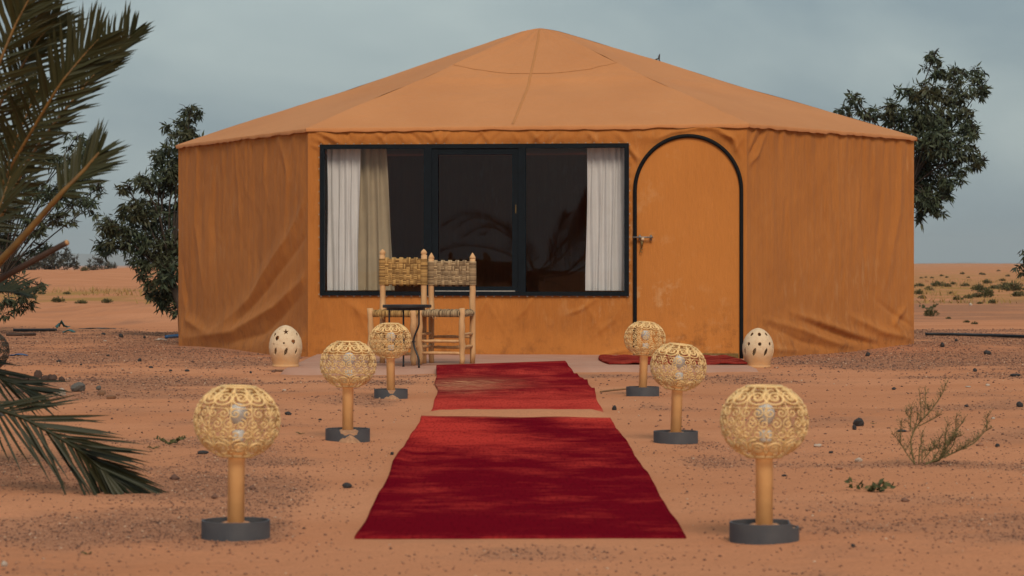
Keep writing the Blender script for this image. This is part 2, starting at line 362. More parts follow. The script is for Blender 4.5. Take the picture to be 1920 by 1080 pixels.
# ------------------------------------------------------------------ ground
def hfun(x, y):
    x = np.asarray(x, float); y = np.asarray(y, float)
    calm = 1-sstep(0.55, 0.9, np.abs(x-0.02))*1.0
    calm = calm*(1-sstep(22.5, 24, y))
    calm = np.maximum(calm, gauss(x, y, 0.3, 27.4, 4.2, 4.0)*0.9)
    h = (fbm(x*0.9+5, y*0.55, 3, 4)-0.5)*0.045*(1-calm)*sstep(2, 5, y)
    h = h+(fbm(x*5, y*4, 9, 3)-0.5)*0.012*(1-calm)
    h = h+0.055*gauss(x, y, -2.15, 10.7, 0.55, 0.55)+0.022*gauss(x, y, -1.9, 9.3, 0.5, 0.35)
    h = h+0.05*gauss(x, y, -3.35, 18.6, 0.7, 0.7)
    h = h+0.055*gauss(x, y, 4.4, 27.2, 1.3, 1.6)+0.02*gauss(x, y, -3.2, 26.4, 1.0, 1.4)
    left = sstep(-2.5, -4.5, x)
    bank = sstep(35.5, 40.5, y)*(1-sstep(41.5, 49, y))
    h = h+left*bank*(0.20+0.05*np.sin(x*2.1+y*0.8)+0.012*np.sin(x*9+y*3))
    # low dunes further out
    fl = sstep(-3, -12, x)
    h = h+fl*sstep(84, 130, y)*(0.50+0.22*(fbm(x*0.10+3, y*0.02, 21, 3)-0.4)+0.22*np.exp(-((x+17.5)/2.4)**2)-0.20*np.exp(-((x+21.4)/1.2)**2)+0.14*np.exp(-((x+23.6)/1.0)**2))
    far = sstep(160, 420, y)
    h = h+far*(fbm(x*0.02+1, y*0.008+2, 31, 4)-0.25)*1.2
    vf = sstep(420, 1300, y)
    h = h+vf*np.maximum(0, fbm(x*0.012+7, y*0.003, 41, 4)-0.45)*6.0*sstep(-50, 60, x)
    h = h-1.9*sstep(-4, -14, x)*sstep(142, 260, y)
    return h
def gravel_mask(x, y):
    g = (fbm(x*1.3+3, y*1.4+8, 51, 5)-0.5)*2.6
    # bands and patches of pebbly ground
    def band(x0, x1, y0, y1, a, sx=0.5, sy=0.5):
        return a*sstep(x0-sx, x0+sx, x)*(1-sstep(x1-sx, x1+sx, x))*sstep(y0-sy, y0+sy, y)*(1-sstep(y1-sy, y1+sy, y))
    g = g+band(-30, -1.9, 22.5, 34.5, 0.95)+band(-30, -2.2, 16.4, 19.8, 0.85, 0.7)
    g = g+band(2.1, 40, 21.6, 35, 0.95)+band(2.9, 30, 13.2, 15.9, 0.6, 0.5)+band(1.9, 30, 7.0, 9.2, 0.75, 0.5)
    g = g+band(-1.45, -0.70, 8.2, 12.4, 0.60, 0.32, 1.2)+band(-4, -0.7, 4, 8.5, 0.6, 0.4, 0.5)
    g = g+1.2*gauss(x, y, -2.15, 10.7, 0.55, 0.5)-1.5*gauss(x, y, -1.75, 9.35, 0.55, 0.32)
    g = g+band(-1.2, -0.6, 16.3, 19.6, 0.35, 0.2)+band(2.4, 9, 10.9, 12.0, 0.55, 0.3, 0.2)
    g = g+band(-1.4, 2.0, 19.6, 20.7, 0.55, 0.4, 0.3)
    g = g+band(3, 60, 41, 66, 0.9, 1, 3)-band(3, 60, 35.5, 39.5, 0.6, 1, 1)
    g = g-0.9*np.exp(-((np.abs(x-0.02)-0.62)/0.12)**2)*(y < 20)
    g = g-0.7*sstep(80, 130, y)
    return np.clip(g+0.05, 0, 1)
def lines(dense0, dense1, step, lo, hi, ratio):
    a = list(np.arange(dense0, dense1+1e-6, step)); s = step; p = dense1
    while p < hi: s *= ratio; p += s; a.append(p)
    s = step; p = dense0; pre = []
    while p > lo: s *= ratio; p -= s; pre.append(p)
    return np.array(pre[::-1]+a)
xs = lines(-4.0, 4.6, 0.05, -6000, 6000, 1.075)
ys = lines(6.5, 30.0, 0.055, -300, 9000, 1.045)
X, Y = np.meshgrid(xs, ys, indexing='ij'); Z = hfun(X, Y)
nx, ny = len(xs), len(ys)
idx = np.arange(nx*ny).reshape(nx, ny)
quads = np.stack([idx[:-1, :-1], idx[1:, :-1], idx[1:, 1:], idx[:-1, 1:]], -1).reshape(-1, 4)
gme = np_mesh('ground', np.stack([X, Y, Z], -1).reshape(-1, 3), quads, M['ground'], True)
at = gme.attributes.new('gravel', 'FLOAT', 'POINT'); at.data.foreach_set('value', gravel_mask(X, Y).ravel().astype(np.float32))
gr = sstep(56, 66, Y)*(1-sstep(150, 330, Y)*0.6)*np.where(X < 0, 1-sstep(82, 96, Y), 1.0)
at = gme.attributes.new('grassy', 'FLOAT', 'POINT'); at.data.foreach_set('value', gr.ravel().astype(np.float32))
ground = mesh_obj('ground', gme); tag(ground, kind='structure')
def gz(x, y): return float(hfun(x, y))
def GP(px, py):                       # ground point with real height
    z = 0.0
    for _ in range(6):
        d = GD(py, z); z = gz((px-960)*d/F, d)
    return Vector(((px-960)*d/F, d, z))

# distant mountains
V = []; Fc = []
mxs = np.linspace(-4500, 4500, 160)
for i, x in enumerate(mxs):
    h = 8+42*float(sstep(-500, -1200, x))*(0.45+0.8*float(fbm(x*0.0022, 3.3, 61, 5)))+30*max(0, float(fbm(x*0.003, 1.1, 71, 5))-0.42)*2
    V += [(x, 8300, -5), (x, 8500, h*0.7), (x, 8700, h), (x, 9100, -5)]
    if i: b = 4*i; Fc += [(b-4, b, b+1, b-3), (b-3, b+1, b+2, b-2), (b-2, b+2, b+3, b-1)]
M['mount'] = simple('mountain_rock', (0.16, 0.12, 0.10), 0.95, 0.2, 0.01, bmp=0)
me = bpy.data.meshes.new('hills'); me.from_pydata(V, [], Fc); me.materials.append(M['mount'])
tag(mesh_obj('hills', me), kind='structure')

# pebbles
rng = np.random.default_rng(5)
def scatter_pebbles(n, x0, x1, y0, y1, s0, s1, thr):
    x = rng.uniform(x0, x1, n); y = rng.uniform(y0, y1, n)
    g = gravel_mask(x, y); keep = rng.uniform(0, 1, n) < np.clip((g-thr)*1.1, 0.07, 1)
    inc = (np.abs(x-0.02) < 0.56) & (y > 8.1) & (y < 22.4)
    keep &= ~inc & ~((x > -1.9) & (x < 2.0) & (y > 20.6)) & ~((y > 24.2) & (np.abs(x-0.3) < 3.9) & (y < 31) & (y-24.2 > (np.abs(x-0.3)-1.9)*1.55))
    x, y = x[keep], y[keep]; return x, y, np.exp(rng.uniform(math.log(s0), math.log(s1), len(x)))
px_, py_, ps_ = [np.concatenate(a) for a in zip(scatter_pebbles(110000, -2.4, 2.4, 6.8, 13, 0.0022, 0.0065, 0.15), scatter_pebbles(70000, -4.2, 4.6, 13, 27, 0.003, 0.010, 0.2), scatter_pebbles(60000, -7.0, 7.0, 19, 36, 0.006, 0.013, 0.2), scatter_pebbles(400, -4.2, 4.6, 8, 27, 0.014, 0.024, 0.1))]
n = len(px_); base = np.array([(1,0,0),(-1,0,0),(0,1,0),(0,-1,0),(0,0,0.7),(0,0,-0.7)], float)
ang = rng.uniform(0, 2*np.pi, n); sc = rng.uniform(0.6, 1.3, (n, 6, 1))
vv = base[None]*sc*ps_[:, None, None]
ca, sa = np.cos(ang)[:, None], np.sin(ang)[:, None]
vx = vv[..., 0]*ca-vv[..., 1]*sa; vy = vv[..., 0]*sa+vv[..., 1]*ca; vz = vv[..., 2]
pv = np.stack([vx+px_[:, None], vy+py_[:, None], vz+(hfun(px_, py_)+ps_*0.3)[:, None]], -1).reshape(-1, 3)
tri = np.array([(0,2,4),(2,1,4),(1,3,4),(3,0,4),(2,0,5),(1,2,5),(3,1,5),(0,3,5)])
pf = (tri[None]+(np.arange(n)*6)[:, None, None]).reshape(-1, 3)
peb = mesh_obj('gravel', np_mesh('gravel', pv, pf, M['pebble'])); tag(peb, 'loose reddish brown gravel strewn over the sand', 'gravel', kind='stuff')

# concrete slab before the tent
sb = MB(); nu = 60; nv = 16; pts = []
for i in range(nu):
    for j in range(nv):
        u = i/(nu-1); v = j/(nv-1)
        x = -1.86+u*3.86; yf = 20.75+0.10*math.sin(x*2.3)+0.25*(u-0.2)+0.05*float(vnoise(x*6, 1, 4)); y = yf+(24.6-yf)*v
        z = 0.028+0.003*float(vnoise(x*3, y*3, 8)); pts.append((x, y, z if 0 < j and 0 < i < nu-1 else -0.06))
sb.grid(pts, nu, nv); slab = sb.build('patio', M['slab']); tag(slab, kind='structure')
SZ = 0.031

# ------------------------------------------------------------------ tent
FL = Vector((-1.89, 24.7, 0)); FR = Vector((2.14, 24.3, 0)); RR = Vector((4.07, 27.0, 0)); LL = Vector((-3.49, 27.9, 0))
CE = (RR+LL)/2; BR = 2*CE-FL; BL = 2*CE-FR
EZ = {'FL': 2.125, 'FR': 2.148, 'RR': 2.155, 'LL': 2.115, 'BR': 2.13, 'BL': 2.12}
cor = [(FL, EZ['FL']), (FR, EZ['FR']), (RR, EZ['RR']), (BR, EZ['BR']), (BL, EZ['BL']), (LL, EZ['LL'])]
APEX = 3.315
tent = empty('tent', (CE.x, CE.y, 0), 'large orange brown canvas tent with peaked roof, dark window and arched door', 'tent')
TO = (CE.x, CE.y, 0)
def roof_pt(k, s, t):
    a, za = cor[k]; b, zb = cor[(k+1) % 6]
    e = a.lerp(b, s); ze = za+(zb-za)*s
    p = e.lerp(CE, t)
    z = ze+(APEX-ze)*t
    z -= 0.016*math.exp(-((t-0.47)/0.16)**2)
    z -= 0.05*math.sin(math.pi*s)*4*t*(1-t)*(0.6 if t < 0.47 else 0.35)
    z += 0.012*math.exp(-((t-0.475)/0.018)**2)*min(1, 4*math.sin(math.pi*s))
    if t > 0.93: z -= (t-0.93)**2*6.5
    z += 0.016*(float(fbm(e.x*3+k, t*9, 5, 4))-0.5)*min(1.0, 6*t)
    z -= 0.030*math.sin(math.pi*s)**0.5*math.exp(-((t-0.40)/0.10)**2)*0.6
    return Vector((p.x, p.y, z))
rb = MB()
for k in range(6):
    a, za = cor[k]; b, zb = cor[(k+1) % 6]; nrm = Vector(((b-a).y, -(b-a).x, 0)).normalized()
    ns, ntt = 90, 60; pts = []
    for i in range(ns+1):
        s = i/ns
        p0 = roof_pt(k, s, 0.0)
        wob = 0.5*float(vnoise(s*26+k*50, 3.1, 2))+0.5*float(vnoise(s*60+k*50, 7.1, 3))
        o0 = (p0-Vector((CE.x, CE.y, p0.z))).normalized()
        od = nrm.lerp(o0, abs(2*s-1)**8)
        drop = 0.020+0.024*wob
        pts.append(p0+od*(0.020+0.012*wob)+Vector((0, 0, -drop-0.012)))
        pts.append(p0+od*(0.028+0.010*wob)+Vector((0, 0, -drop*0.5)))
        pts.append(p0+od*0.018+Vector((0, 0, -0.008)))
        for j in range(ntt+1): pts.append(roof_pt(k, s, min(0.9995, (j/ntt)**1.0*0.9995)))
    rb.grid(pts, ns+1, ntt+4)
roof = rb.build('roof', M['roof'], tent, org=TO)
def strip(path, wd, name, mat, par, up=Vector((0, 0, 1)), lift=0.004):
    m = MB(); n = len(path); pts = []
    for i, p in enumerate(path):
        T = (path[min(i+1, n-1)]-path[max(i-1, 0)]).normalized(); sd = T.cross(up).normalized()*wd/2; nn = sd.cross(T).normalized()
        if nn.z < 0: nn = -nn
        pts += [p-sd+nn*0.0005, p-sd*0.7+nn*lift, p+sd*0.7+nn*lift, p+sd+nn*0.0005]
    m.grid(pts, n, 4); return m.build(name, mat, par, org=TO)
for k in range(6):
    if k in (2, 3, 4): continue
    strip([roof_pt(k, 0.5-0.03*(1-i/30), 0.01+0.95*i/30) for i in range(31)], 0.028, 'seam', M['seam'], roof) if k == 0 else None
    strip([roof_pt(k, i/40, 0.60-0.075*math.sin(math.pi*i/40)) for i in range(41)], 0.016, 'seam', M['roof'], roof) if k == 0 else None

# walls -------------------------------------------------
def seg_dist(u, v, a, b):
    ax, ay = a; bx, by = b; dx, dy = bx-ax, by-ay; L2 = dx*dx+dy*dy
    t = np.clip(((u-ax)*dx+(v-ay)*dy)/L2, 0, 1)
    return np.hypot(u-ax-t*dx, v-ay-t*dy), t
def folds(u, v, lst):
    d = np.zeros_like(u)
    for pts, wd, amp in lst:
        best = np.full_like(u, 9.0); tt = np.zeros_like(u); m = len(pts)-1
        for i in range(m):
            ds, t = seg_dist(u, v, pts[i], pts[i+1]); q = ds < best
            best = np.where(q, ds, best); tt = np.where(q, (i+t)/m, tt)
        d += amp*(0.55*np.exp(-(best/wd)**2)+0.45*np.exp(-best/(0.45*wd)))*np.sin(np.pi*np.clip(tt*0.86+0.07, 0, 1))
    return d
def wall_map(A, B, px, py):           # pixel -> (u,z) metres along a wall A->B
    k = (px-960)/F; dx, dy = (B-A).x, (B-A).y
    t = (k*A.y-A.x)/(dx-k*dy); d = A.y+t*dy
    return t*(B-A).length, CAMZ-(py-HOR)*d/F
def wall(name, A, ZA, B, ZB, fold_px, hole=None, extra=None, cell=0.018, z0=-0.06, fold_k=1.0):
    Lw = (B-A).length; ux = (B-A)/Lw; nrm = Vector((ux.y, -ux.x, 0))
    nu = int(Lw/cell)+1; nv = int(2.2/cell)+1
    U, Vv = np.meshgrid(np.linspace(0, Lw, nu), np.linspace(0, 1, nv), indexing='ij')
    ze = ZA+(ZB-ZA)*U/Lw; Zw = z0+(ze-0.02-z0)*Vv
    fl = [([wall_map(A, B, *p) for p in pts], wd, amp) for pts, wd, amp in fold_px]
    D = folds(U, Zw, fl)*fold_k
    if extra: D = D+extra(U, Zw, Lw)
    D = D*sstep(0.0, 0.12, U)*sstep(0.0, 0.12, Lw-U)
    pts = [A+ux*float(U[i, j])+nrm*float(D[i, j])+Vector((0, 0, float(Zw[i, j]))) for i in range(nu) for j in range(nv)]
    m = MB()
    if hole is not None:
        Hm = hole(U, Zw)
        keep = lambda i, j: not (Hm[i, j] and Hm[i+1, j] and Hm[i, j+1] and Hm[i+1, j+1])
    else: keep = None
    m.grid(pts, nu, nv, keep)
    o = m.build(name, M['wall'], tent, org=TO); return o, ux, nrm, Lw
def soft_pleats(seed, amp=0.02, fu=2.4):
    def f(U, Zw, Lw):
        up = np.clip(Zw/2.1, 0, 1)
        d = amp*(fbm(U*fu+seed, Zw*0.45+seed, seed, 3)-0.5)*2*(0.35+0.65*np.sin(np.pi*np.clip(up, 0, 1)))
        d += 0.016*(vnoise(U*17+seed, Zw*0.9, seed+3)-0.5)*sstep(1.55, 2.1, Zw)          # gathers under the eave
        d += 0.010*(fbm(U*9, Zw*7, seed+5, 3)-0.5)
        d += 0.05*(1-sstep(0.0, 0.42, Zw))*(0.6+0.8*(fbm(U*1.6, Zw*2, seed+9, 2)-0.5))    # hem drags outward
        d -= 0.012*np.exp(-((U)/0.08)**2)+0.012*np.exp(-((U-Lw)/0.08)**2)
        return d
    return f
# left wall (seen at pixel 335..585), runs LL -> FL
lf = [([(588, 345), (540, 450), (470, 560), (400, 625)], 0.10, 0.075),
      ([(592, 500), (520, 575), (440, 622), (350, 634)], 0.075, 0.095),
      ([(560, 560), (500, 625), (420, 648)], 0.06, -0.06),
      ([(600, 555), (578, 620), (555, 690)], 0.045, 0.05),
      ([(590, 420), (500, 545), (440, 610)], 0.05, -0.045),
      ([(372, 280), (368, 420), (385, 560)], 0.09, 0.05), ([(405, 275), (400, 420), (410, 560)], 0.07, -0.03),
      ([(440, 265), (445, 330), (450, 430)], 0.06, 0.03), ([(345, 560), (352, 600), (400, 628)], 0.06, 0.06),
      ([(520, 250), (540, 320), (535, 420)], 0.05, 0.03), ([(340, 470), (350, 560), (345, 620)], 0.07, -0.04)]
random.seed(21)
for i in range(22):
    x = 345+i*11+random.uniform(-5, 5); y1 = random.uniform(330, 560); lf.append(([(x, 262), (x+random.uniform(-8, 8), (262+y1)/2), (x+random.uniform(-16, 16), y1)], random.uniform(0.025, 0.06), random.choice((1, 1, -1))*random.uniform(0.006, 0.014)))
wall('wall_panel', LL, EZ['LL'], FL, EZ['FL'], lf, extra=soft_pleats(11, 0.025), fold_k=0.46)
rf = [([(1432, 598), (1500, 618), (1560, 642), (1600, 650)], 0.035, 0.055), ([(1480, 584), (1560, 612), (1640, 640)], 0.045, 0.06),
      ([(1440, 612), (1500, 640), (1560, 655)], 0.03, -0.04), ([(1500, 600), (1590, 634), (1650, 648)], 0.03, -0.05),
      ([(1590, 590), (1650, 622), (1712, 636)], 0.045, 0.06), ([(1700, 575), (1675, 605), (1690, 625)], 0.04, 0.05),
      ([(1640, 560), (1690, 600), (1712, 612)], 0.03, -0.035), ([(1420, 236), (1408, 270), (1392, 300)], 0.025, 0.045),
      ([(1440, 240), (1420, 290), (1396, 320)], 0.03, 0.035), ([(1432, 240), (1412, 280), (1394, 308)], 0.015, -0.03),
      ([(1690, 270), (1685, 400), (1660, 540)], 0.09, 0.04), ([(1660, 265), (1650, 420), (1640, 520)], 0.07, -0.025),
      ([(1470, 245), (1480, 400), (1490, 520)], 0.08, 0.02), ([(1400, 640), (1450, 655), (1500, 658)], 0.03, 0.03)]
for i in range(26):
    x = 1425+i*11+random.uniform(-5, 5); y1 = random.uniform(320, 600); rf.append(([(x, 248), (x+random.uniform(-6, 6), (250+y1)/2), (x+random.uniform(-14, 14), y1)], random.uniform(0.025, 0.06), random.choice((1, 1, -1))*random.uniform(0.005, 0.012)))
wall('wall_panel', FR, EZ['FR'], RR, EZ['RR'], rf, extra=soft_pleats(23, 0.016), fold_k=0.62)
for A, za, B, zb in ((RR, EZ['RR'], BR, EZ['BR']), (BR, EZ['BR'], BL, EZ['BL']), (BL, EZ['BL'], LL, EZ['LL'])):
    wall('wall_panel', A, za, B, zb, [], extra=soft_pleats(31, 0.02), cell=0.06)
# front wall with window and door openings
W0, WT = wall_map(FL, FR, 603, 273); W1, WB = wall_map(FL, FR, 1177, 552)
_, WT2 = wall_map(FL, FR, 1177, 272); WT = (WT+WT2)/2; _, wb = wall_map(FL, FR, 603, 552); WB = (WB+wb)/2
D0, _ = wall_map(FL, FR, 1190, 500); D1, DT = wall_map(FL, FR, 1391, 255); _, DB = wall_map(FL, FR, 1290, 668)
_, DT = wall_map(FL, FR, 1290, 255)
DC = (D0+D1)/2; DR = (D1-D0)/2; DS = DT-DR*1.02
def in_door(U, Zw, g=0.0):
    r = DR-g
    return ((np.abs(U-DC) < r) & (Zw < DS)) | ((Zw >= DS) & (((U-DC)/r)**2+((Zw-DS)/(DT-DS-g))**2 < 1))
def fhole(U, Zw): return ((U > W0+0.01) & (U < W1-0.01) & (Zw > WB+0.01) & (Zw < WT-0.01)) | in_door(U, Zw, 0.012)
random.seed(3)
ff = [([(572, 246), (592, 262), (612, 274)], 0.022, 0.04), ([(585, 242), (620, 258), (640, 271)], 0.022, 0.035), ([(578, 250), (600, 268), (606, 280)], 0.012, -0.03),
      ([(565, 268), (585, 272), (603, 280)], 0.02, 0.035), ([(590, 285), (596, 330), (592, 400)], 0.02, 0.02), ([(592, 300), (600, 320), (590, 350)], 0.015, -0.02),
      ([(1150, 245), (1165, 258), (1180, 275)], 0.02, 0.03), ([(1180, 274), (1190, 290), (1200, 300)], 0.015, 0.03), ([(1178, 285), (1190, 305), (1192, 320)], 0.012, -0.025),
      ([(1230, 262), (1260, 248), (1310, 240), (1350, 244)], 0.02, 0.028), ([(1340, 245), (1372, 258), (1392, 300)], 0.022, 0.035), ([(1300, 236), (1345, 240), (1385, 268)], 0.018, 0.03),
      ([(1395, 236), (1390, 262), (1378, 285)], 0.018, 0.04), ([(1403, 240), (1398, 280), (1394, 320)], 0.02, -0.03), ([(1405, 300), (1400, 420), (1403, 560)], 0.015, 0.02),
      ([(1000, 556), (985, 580), (968, 600)], 0.02, 0.025), ([(915, 556), (905, 575), (895, 605)], 0.02, 0.02), ([(1120, 558), (1090, 580), (1060, 590)], 0.02, 0.025),
      ([(1170, 560), (1150, 600), (1100, 640)], 0.03, 0.02), ([(1180, 655), (1150, 662), (1110, 672)], 0.02, 0.03), ([(600, 558), (590, 600), (575, 660)], 0.03, 0.03),
      ([(640, 560), (700, 600), (720, 660)], 0.05, 0.02)]
for i in range(26):
    x = 620+i*21+random.uniform(-8, 8); s = random.choice((-1, 1))*random.uniform(10, 26)
    ff.append(([(x, 243+random.uniform(0, 6)), (x+s*0.5, 257), (x+s, 270)], random.uniform(0.012, 0.024), random.uniform(0.010, 0.026)*random.choice((1, 1, -1))))
for i in range(14):
    x = 620+i*40+random.uniform(-12, 12); s = random.uniform(-50, 50)
    ff.append(([(x, 560), (x+s*0.4, 590), (x+s, 640)], random.uniform(0.018, 0.04), random.uniform(0.006, 0.016)))
def fextra(U, Zw, Lw):
    d = 0.008*(fbm(U*6, Zw*5, 77, 3)-0.5)+0.012*(fbm(U*1.5, Zw*1.5, 79, 2)-0.5)
    d += 0.022*np.exp(-((Zw-(WT+2.10)/2)/0.06)**2)*(0.6+0.8*(vnoise(U*8, 1.0, 5)-0.5))
    d += 0.03*(1-sstep(0.0, 0.25, Zw))*(0.5+vnoise(U*4, 2, 6)*0.6)
    edge = np.exp(-((U-W0)/0.03)**2)*(Zw > WB)*(Zw < WT)+np.exp(-((U-W1)/0.03)**2)*(Zw > WB)*(Zw < WT)
    return d+0.006*edge*np.sin(Zw*60)
fw, UX, NR, LW = wall('wall_panel', FL, EZ['FL'], FR, EZ['FR'], ff, fhole, fextra, cell=0.016)
RZ = math.atan2(UX.y, UX.x); RM = Matrix.Rotation(RZ, 3, 'Z')
def wp(u, z, n=0.0): return FL+UX*u+NR*n+Vector((0, 0, z))
def wbox(m, u0, u1, z0, z1, n0, n1): m.box(wp((u0+u1)/2, (z0+z1)/2, (n0+n1)/2), u1-u0, n1-n0, z1-z0, RM)
def wu(px): return wall_map(FL, FR, px, 400)[0]
def wz(px, py): return wall_map(FL, FR, px, py)[1]
# window
wm = MB(); fd0, fd1 = -0.03, 0.028
wbox(wm, W0-0.012, W0+0.03, WB-0.012, WT+0.012, fd0, fd1); wbox(wm, W1-0.03, W1+0.012, WB-0.012, WT+0.012, fd0, fd1)
wbox(wm, W0+0.03, W1-0.03, WT-0.028, WT+0.012, fd0, fd1-0.002); wbox(wm, W0+0.03, W1-0.03, WB-0.012, WB+0.026, fd0, fd1-0.002)
window = wm.build('window_frame', M['frame'], tent, smooth=False, org=TO)
ma, mb2, mc, md = wu(795), wu(816), wu(966), wu(986)
for a, b in ((ma, mb2-0.03), (mc+0.03, md)):
    m = MB(); wbox(m, a, b, WB+0.026, WT-0.028, fd0, fd1-0.004); m.build('mullion', M['frame'], window, smooth=False, org=TO)
m = MB(); s0, s1 = mb2-0.028, mc+0.028; st = 0.055; zb_, zt_ = WB+0.029, WT-0.031
wbox(m, s0, s0+st, zb_, zt_, -0.045, 0.016); wbox(m, s1-st, s1, zb_, zt_, -0.045, 0.016)
wbox(m, s0+st, s1-st, zt_-st, zt_, -0.045, 0.014); wbox(m, s0+st, s1-st, zb_, zb_+st*0.8, -0.045, 0.014)
m.build('sash', M['frame'], window, smooth=False, org=TO)
m = MB(); wbox(m, mb2, mc, WB+0.027, WB+0.036, 0.015, 0.026); m.build('sill_strip', M['white_bead'], window, smooth=False, org=TO)
m = MB(); wbox(m, mc+0.005, mc+0.012, wz(970, 400), wz(970, 384), 0.026, 0.036); m.build('window_latch', M['brass'], window, smooth=False, org=TO)
for a, b, zlo, zhi, nn in ((W0+0.03, ma, WB+0.026, WT-0.028, -0.005), (s0+st, s1-st, zb_+st*0.8, zt_-st, -0.02), (md, W1-0.03, WB+0.026, WT-0.028, -0.005)):
    m = MB(); m.add([wp(a, zlo, nn), wp(b, zlo, nn), wp(b, zhi, nn), wp(a, zhi, nn)], [(0, 1, 2, 3)])
    m.build('window_pane', M['glass'], window, smooth=False, org=TO)
# staples along the window edge
m = MB()
for i in range(38):
    u = W0+(W1-W0)*i/37
    for z in (WT+0.018, WB-0.018): m.box(wp(u, z, 0.030), 0.010, 0.004, 0.006, RM)
for i in range(14):
    z = WB+(WT-WB)*i/13
    for u in (W0-0.020, W1+0.020): m.box(wp(u, z, 0.024), 0.006, 0.004, 0.012, RM)
st_o = m.build('staples', M['white_bead'], window, smooth=False, org=TO); st_o['kind'] = 'stuff'
# door
dm = MB(); outl = [(D0+0.004, DB-0.03)]
for i in range(33):
    a = math.pi*(1-i/32); outl.append((DC+(DR-0.004)*math.cos(a), DS+(DT-DS)*math.sin(a)))
outl.append((D1-0.004, DB-0.03))
nu_, nv_ = 60, 120; pts = []
for i in range(nu_):
    u = D0+0.004+(D1-D0-0.008)*i/(nu_-1); q = max(0.0, 1-((u-DC)/DR)**2); top = DS+(DT-DS)*math.sqrt(q)
    for j in range(nv_):
        z = DB-0.03+(top-DB+0.03)*j/(nv_-1)
        pts.append(wp(u, z, 0.010+0.006*(float(fbm(u*2.2, z*1.6, 91, 3))-0.5)))
dm.grid(pts, nu_, nv_); door = dm.build('door', M['door'], tent, org=TO)
m = MB(); path = [wp(u, z, 0.022) for u, z in outl]
fine = []
for i in range(len(path)-1):
    nseg = 12 if i in (0, len(path)-2) else 1
    for q in range(nseg): fine.append(path[i].lerp(path[i+1], q/nseg))
fine.append(path[-1]); m.tube(fine, 0.018, 8); m.build('door_piping', M['black'], door, org=TO)
m = MB(); wbox(m, D0+0.03, D1-0.03, DB-0.02, DB+0.028, 0.012, 0.026); m.build('kick_strip', M['brass'], door, smooth=False, org=TO)
bz = wz(1200, 445); bu0, bu1 = wu(1186), wu(1225)
m = MB(); m.tube([wp(bu0, bz, 0.055), wp(bu1, bz, 0.055)], 0.0075, 8)
for px in (1200, 1221): m.tube([wp(wu(px), bz-0.028, 0.036), wp(wu(px), bz+0.022, 0.036)], 0.010, 6); m.tube([wp(wu(px), bz, 0.02), wp(wu(px), bz, 0.058)], 0.011, 6)
bolt = m.build('door_bolt', M['steel'], door, org=TO)
pu = wu(1206)
m = MB(); m.tube([wp(pu, bz-0.005, 0.066), wp(pu, bz-0.022, 0.068), wp(pu, bz-0.030, 0.066)], [0.012, 0.015, 0.009], 8); m.build('bolt_knob', M['clay'], bolt, org=TO)
m = MB(); m.tube([wp(pu-0.008, bz-0.03, 0.05), wp(pu-0.010, bz-0.075, 0.042), wp(pu-0.012, bz-0.10, 0.042)], [0.016, 0.009, 0.006], 6)
m.tube([wp(pu-0.014+0.012*math.cos(t), bz-0.118+0.018*math.sin(t), 0.042) for t in [2*math.pi*i/10 for i in range(10)]], 0.004, 5); m.build('hasp', M['brass'], bolt, org=TO)

# curtains hanging behind the glass
def curtain(name, px0, px1, px0b, px1b, npl, amp, n_off, mat, label):
    root_n = 14*npl; mcu = MB(); pts = []; rows = 24
    zt, zb = WT-0.02, WB+0.035
    for i in range(root_n+1):
        s = i/root_n
        for j in range(rows+1):
            v = j/rows; u = wu(px0+(px1-px0)*s)*(1-v)+wu(px0b+(px1b-px0b)*s)*v
            w_ = amp*(0.8+0.2*v)*math.cos(2*math.pi*npl*s+0.4*math.sin(v*3+s*9))
            u += 0.006*math.sin(v*5+s*20)
            pts.append(wp(u, zt+(zb-zt)*v, n_off+w_))
    mcu.grid(pts, root_n+1, rows+1)
    c = wp(wu((px0+px1)/2), zb, n_off); o = mcu.build(name, mat, None, org=c); o.location = c
    tag(o, label, 'curtain'); return o
curtain('curtain', 609, 671, 611, 668, 5, 0.014, -0.13, M['curtain'], 'white pleated curtain beside the beige curtain behind the window')
curtain('curtain', 664, 718, 664, 735, 3, 0.022, -0.20, M['sheer'], 'thin beige curtain hanging behind the window above the chairs')
curtain('curtain', 1099, 1175, 1097, 1175, 6, 0.014, -0.13, M['curtain'], 'white pleated curtain behind the window pane next to the arched door')

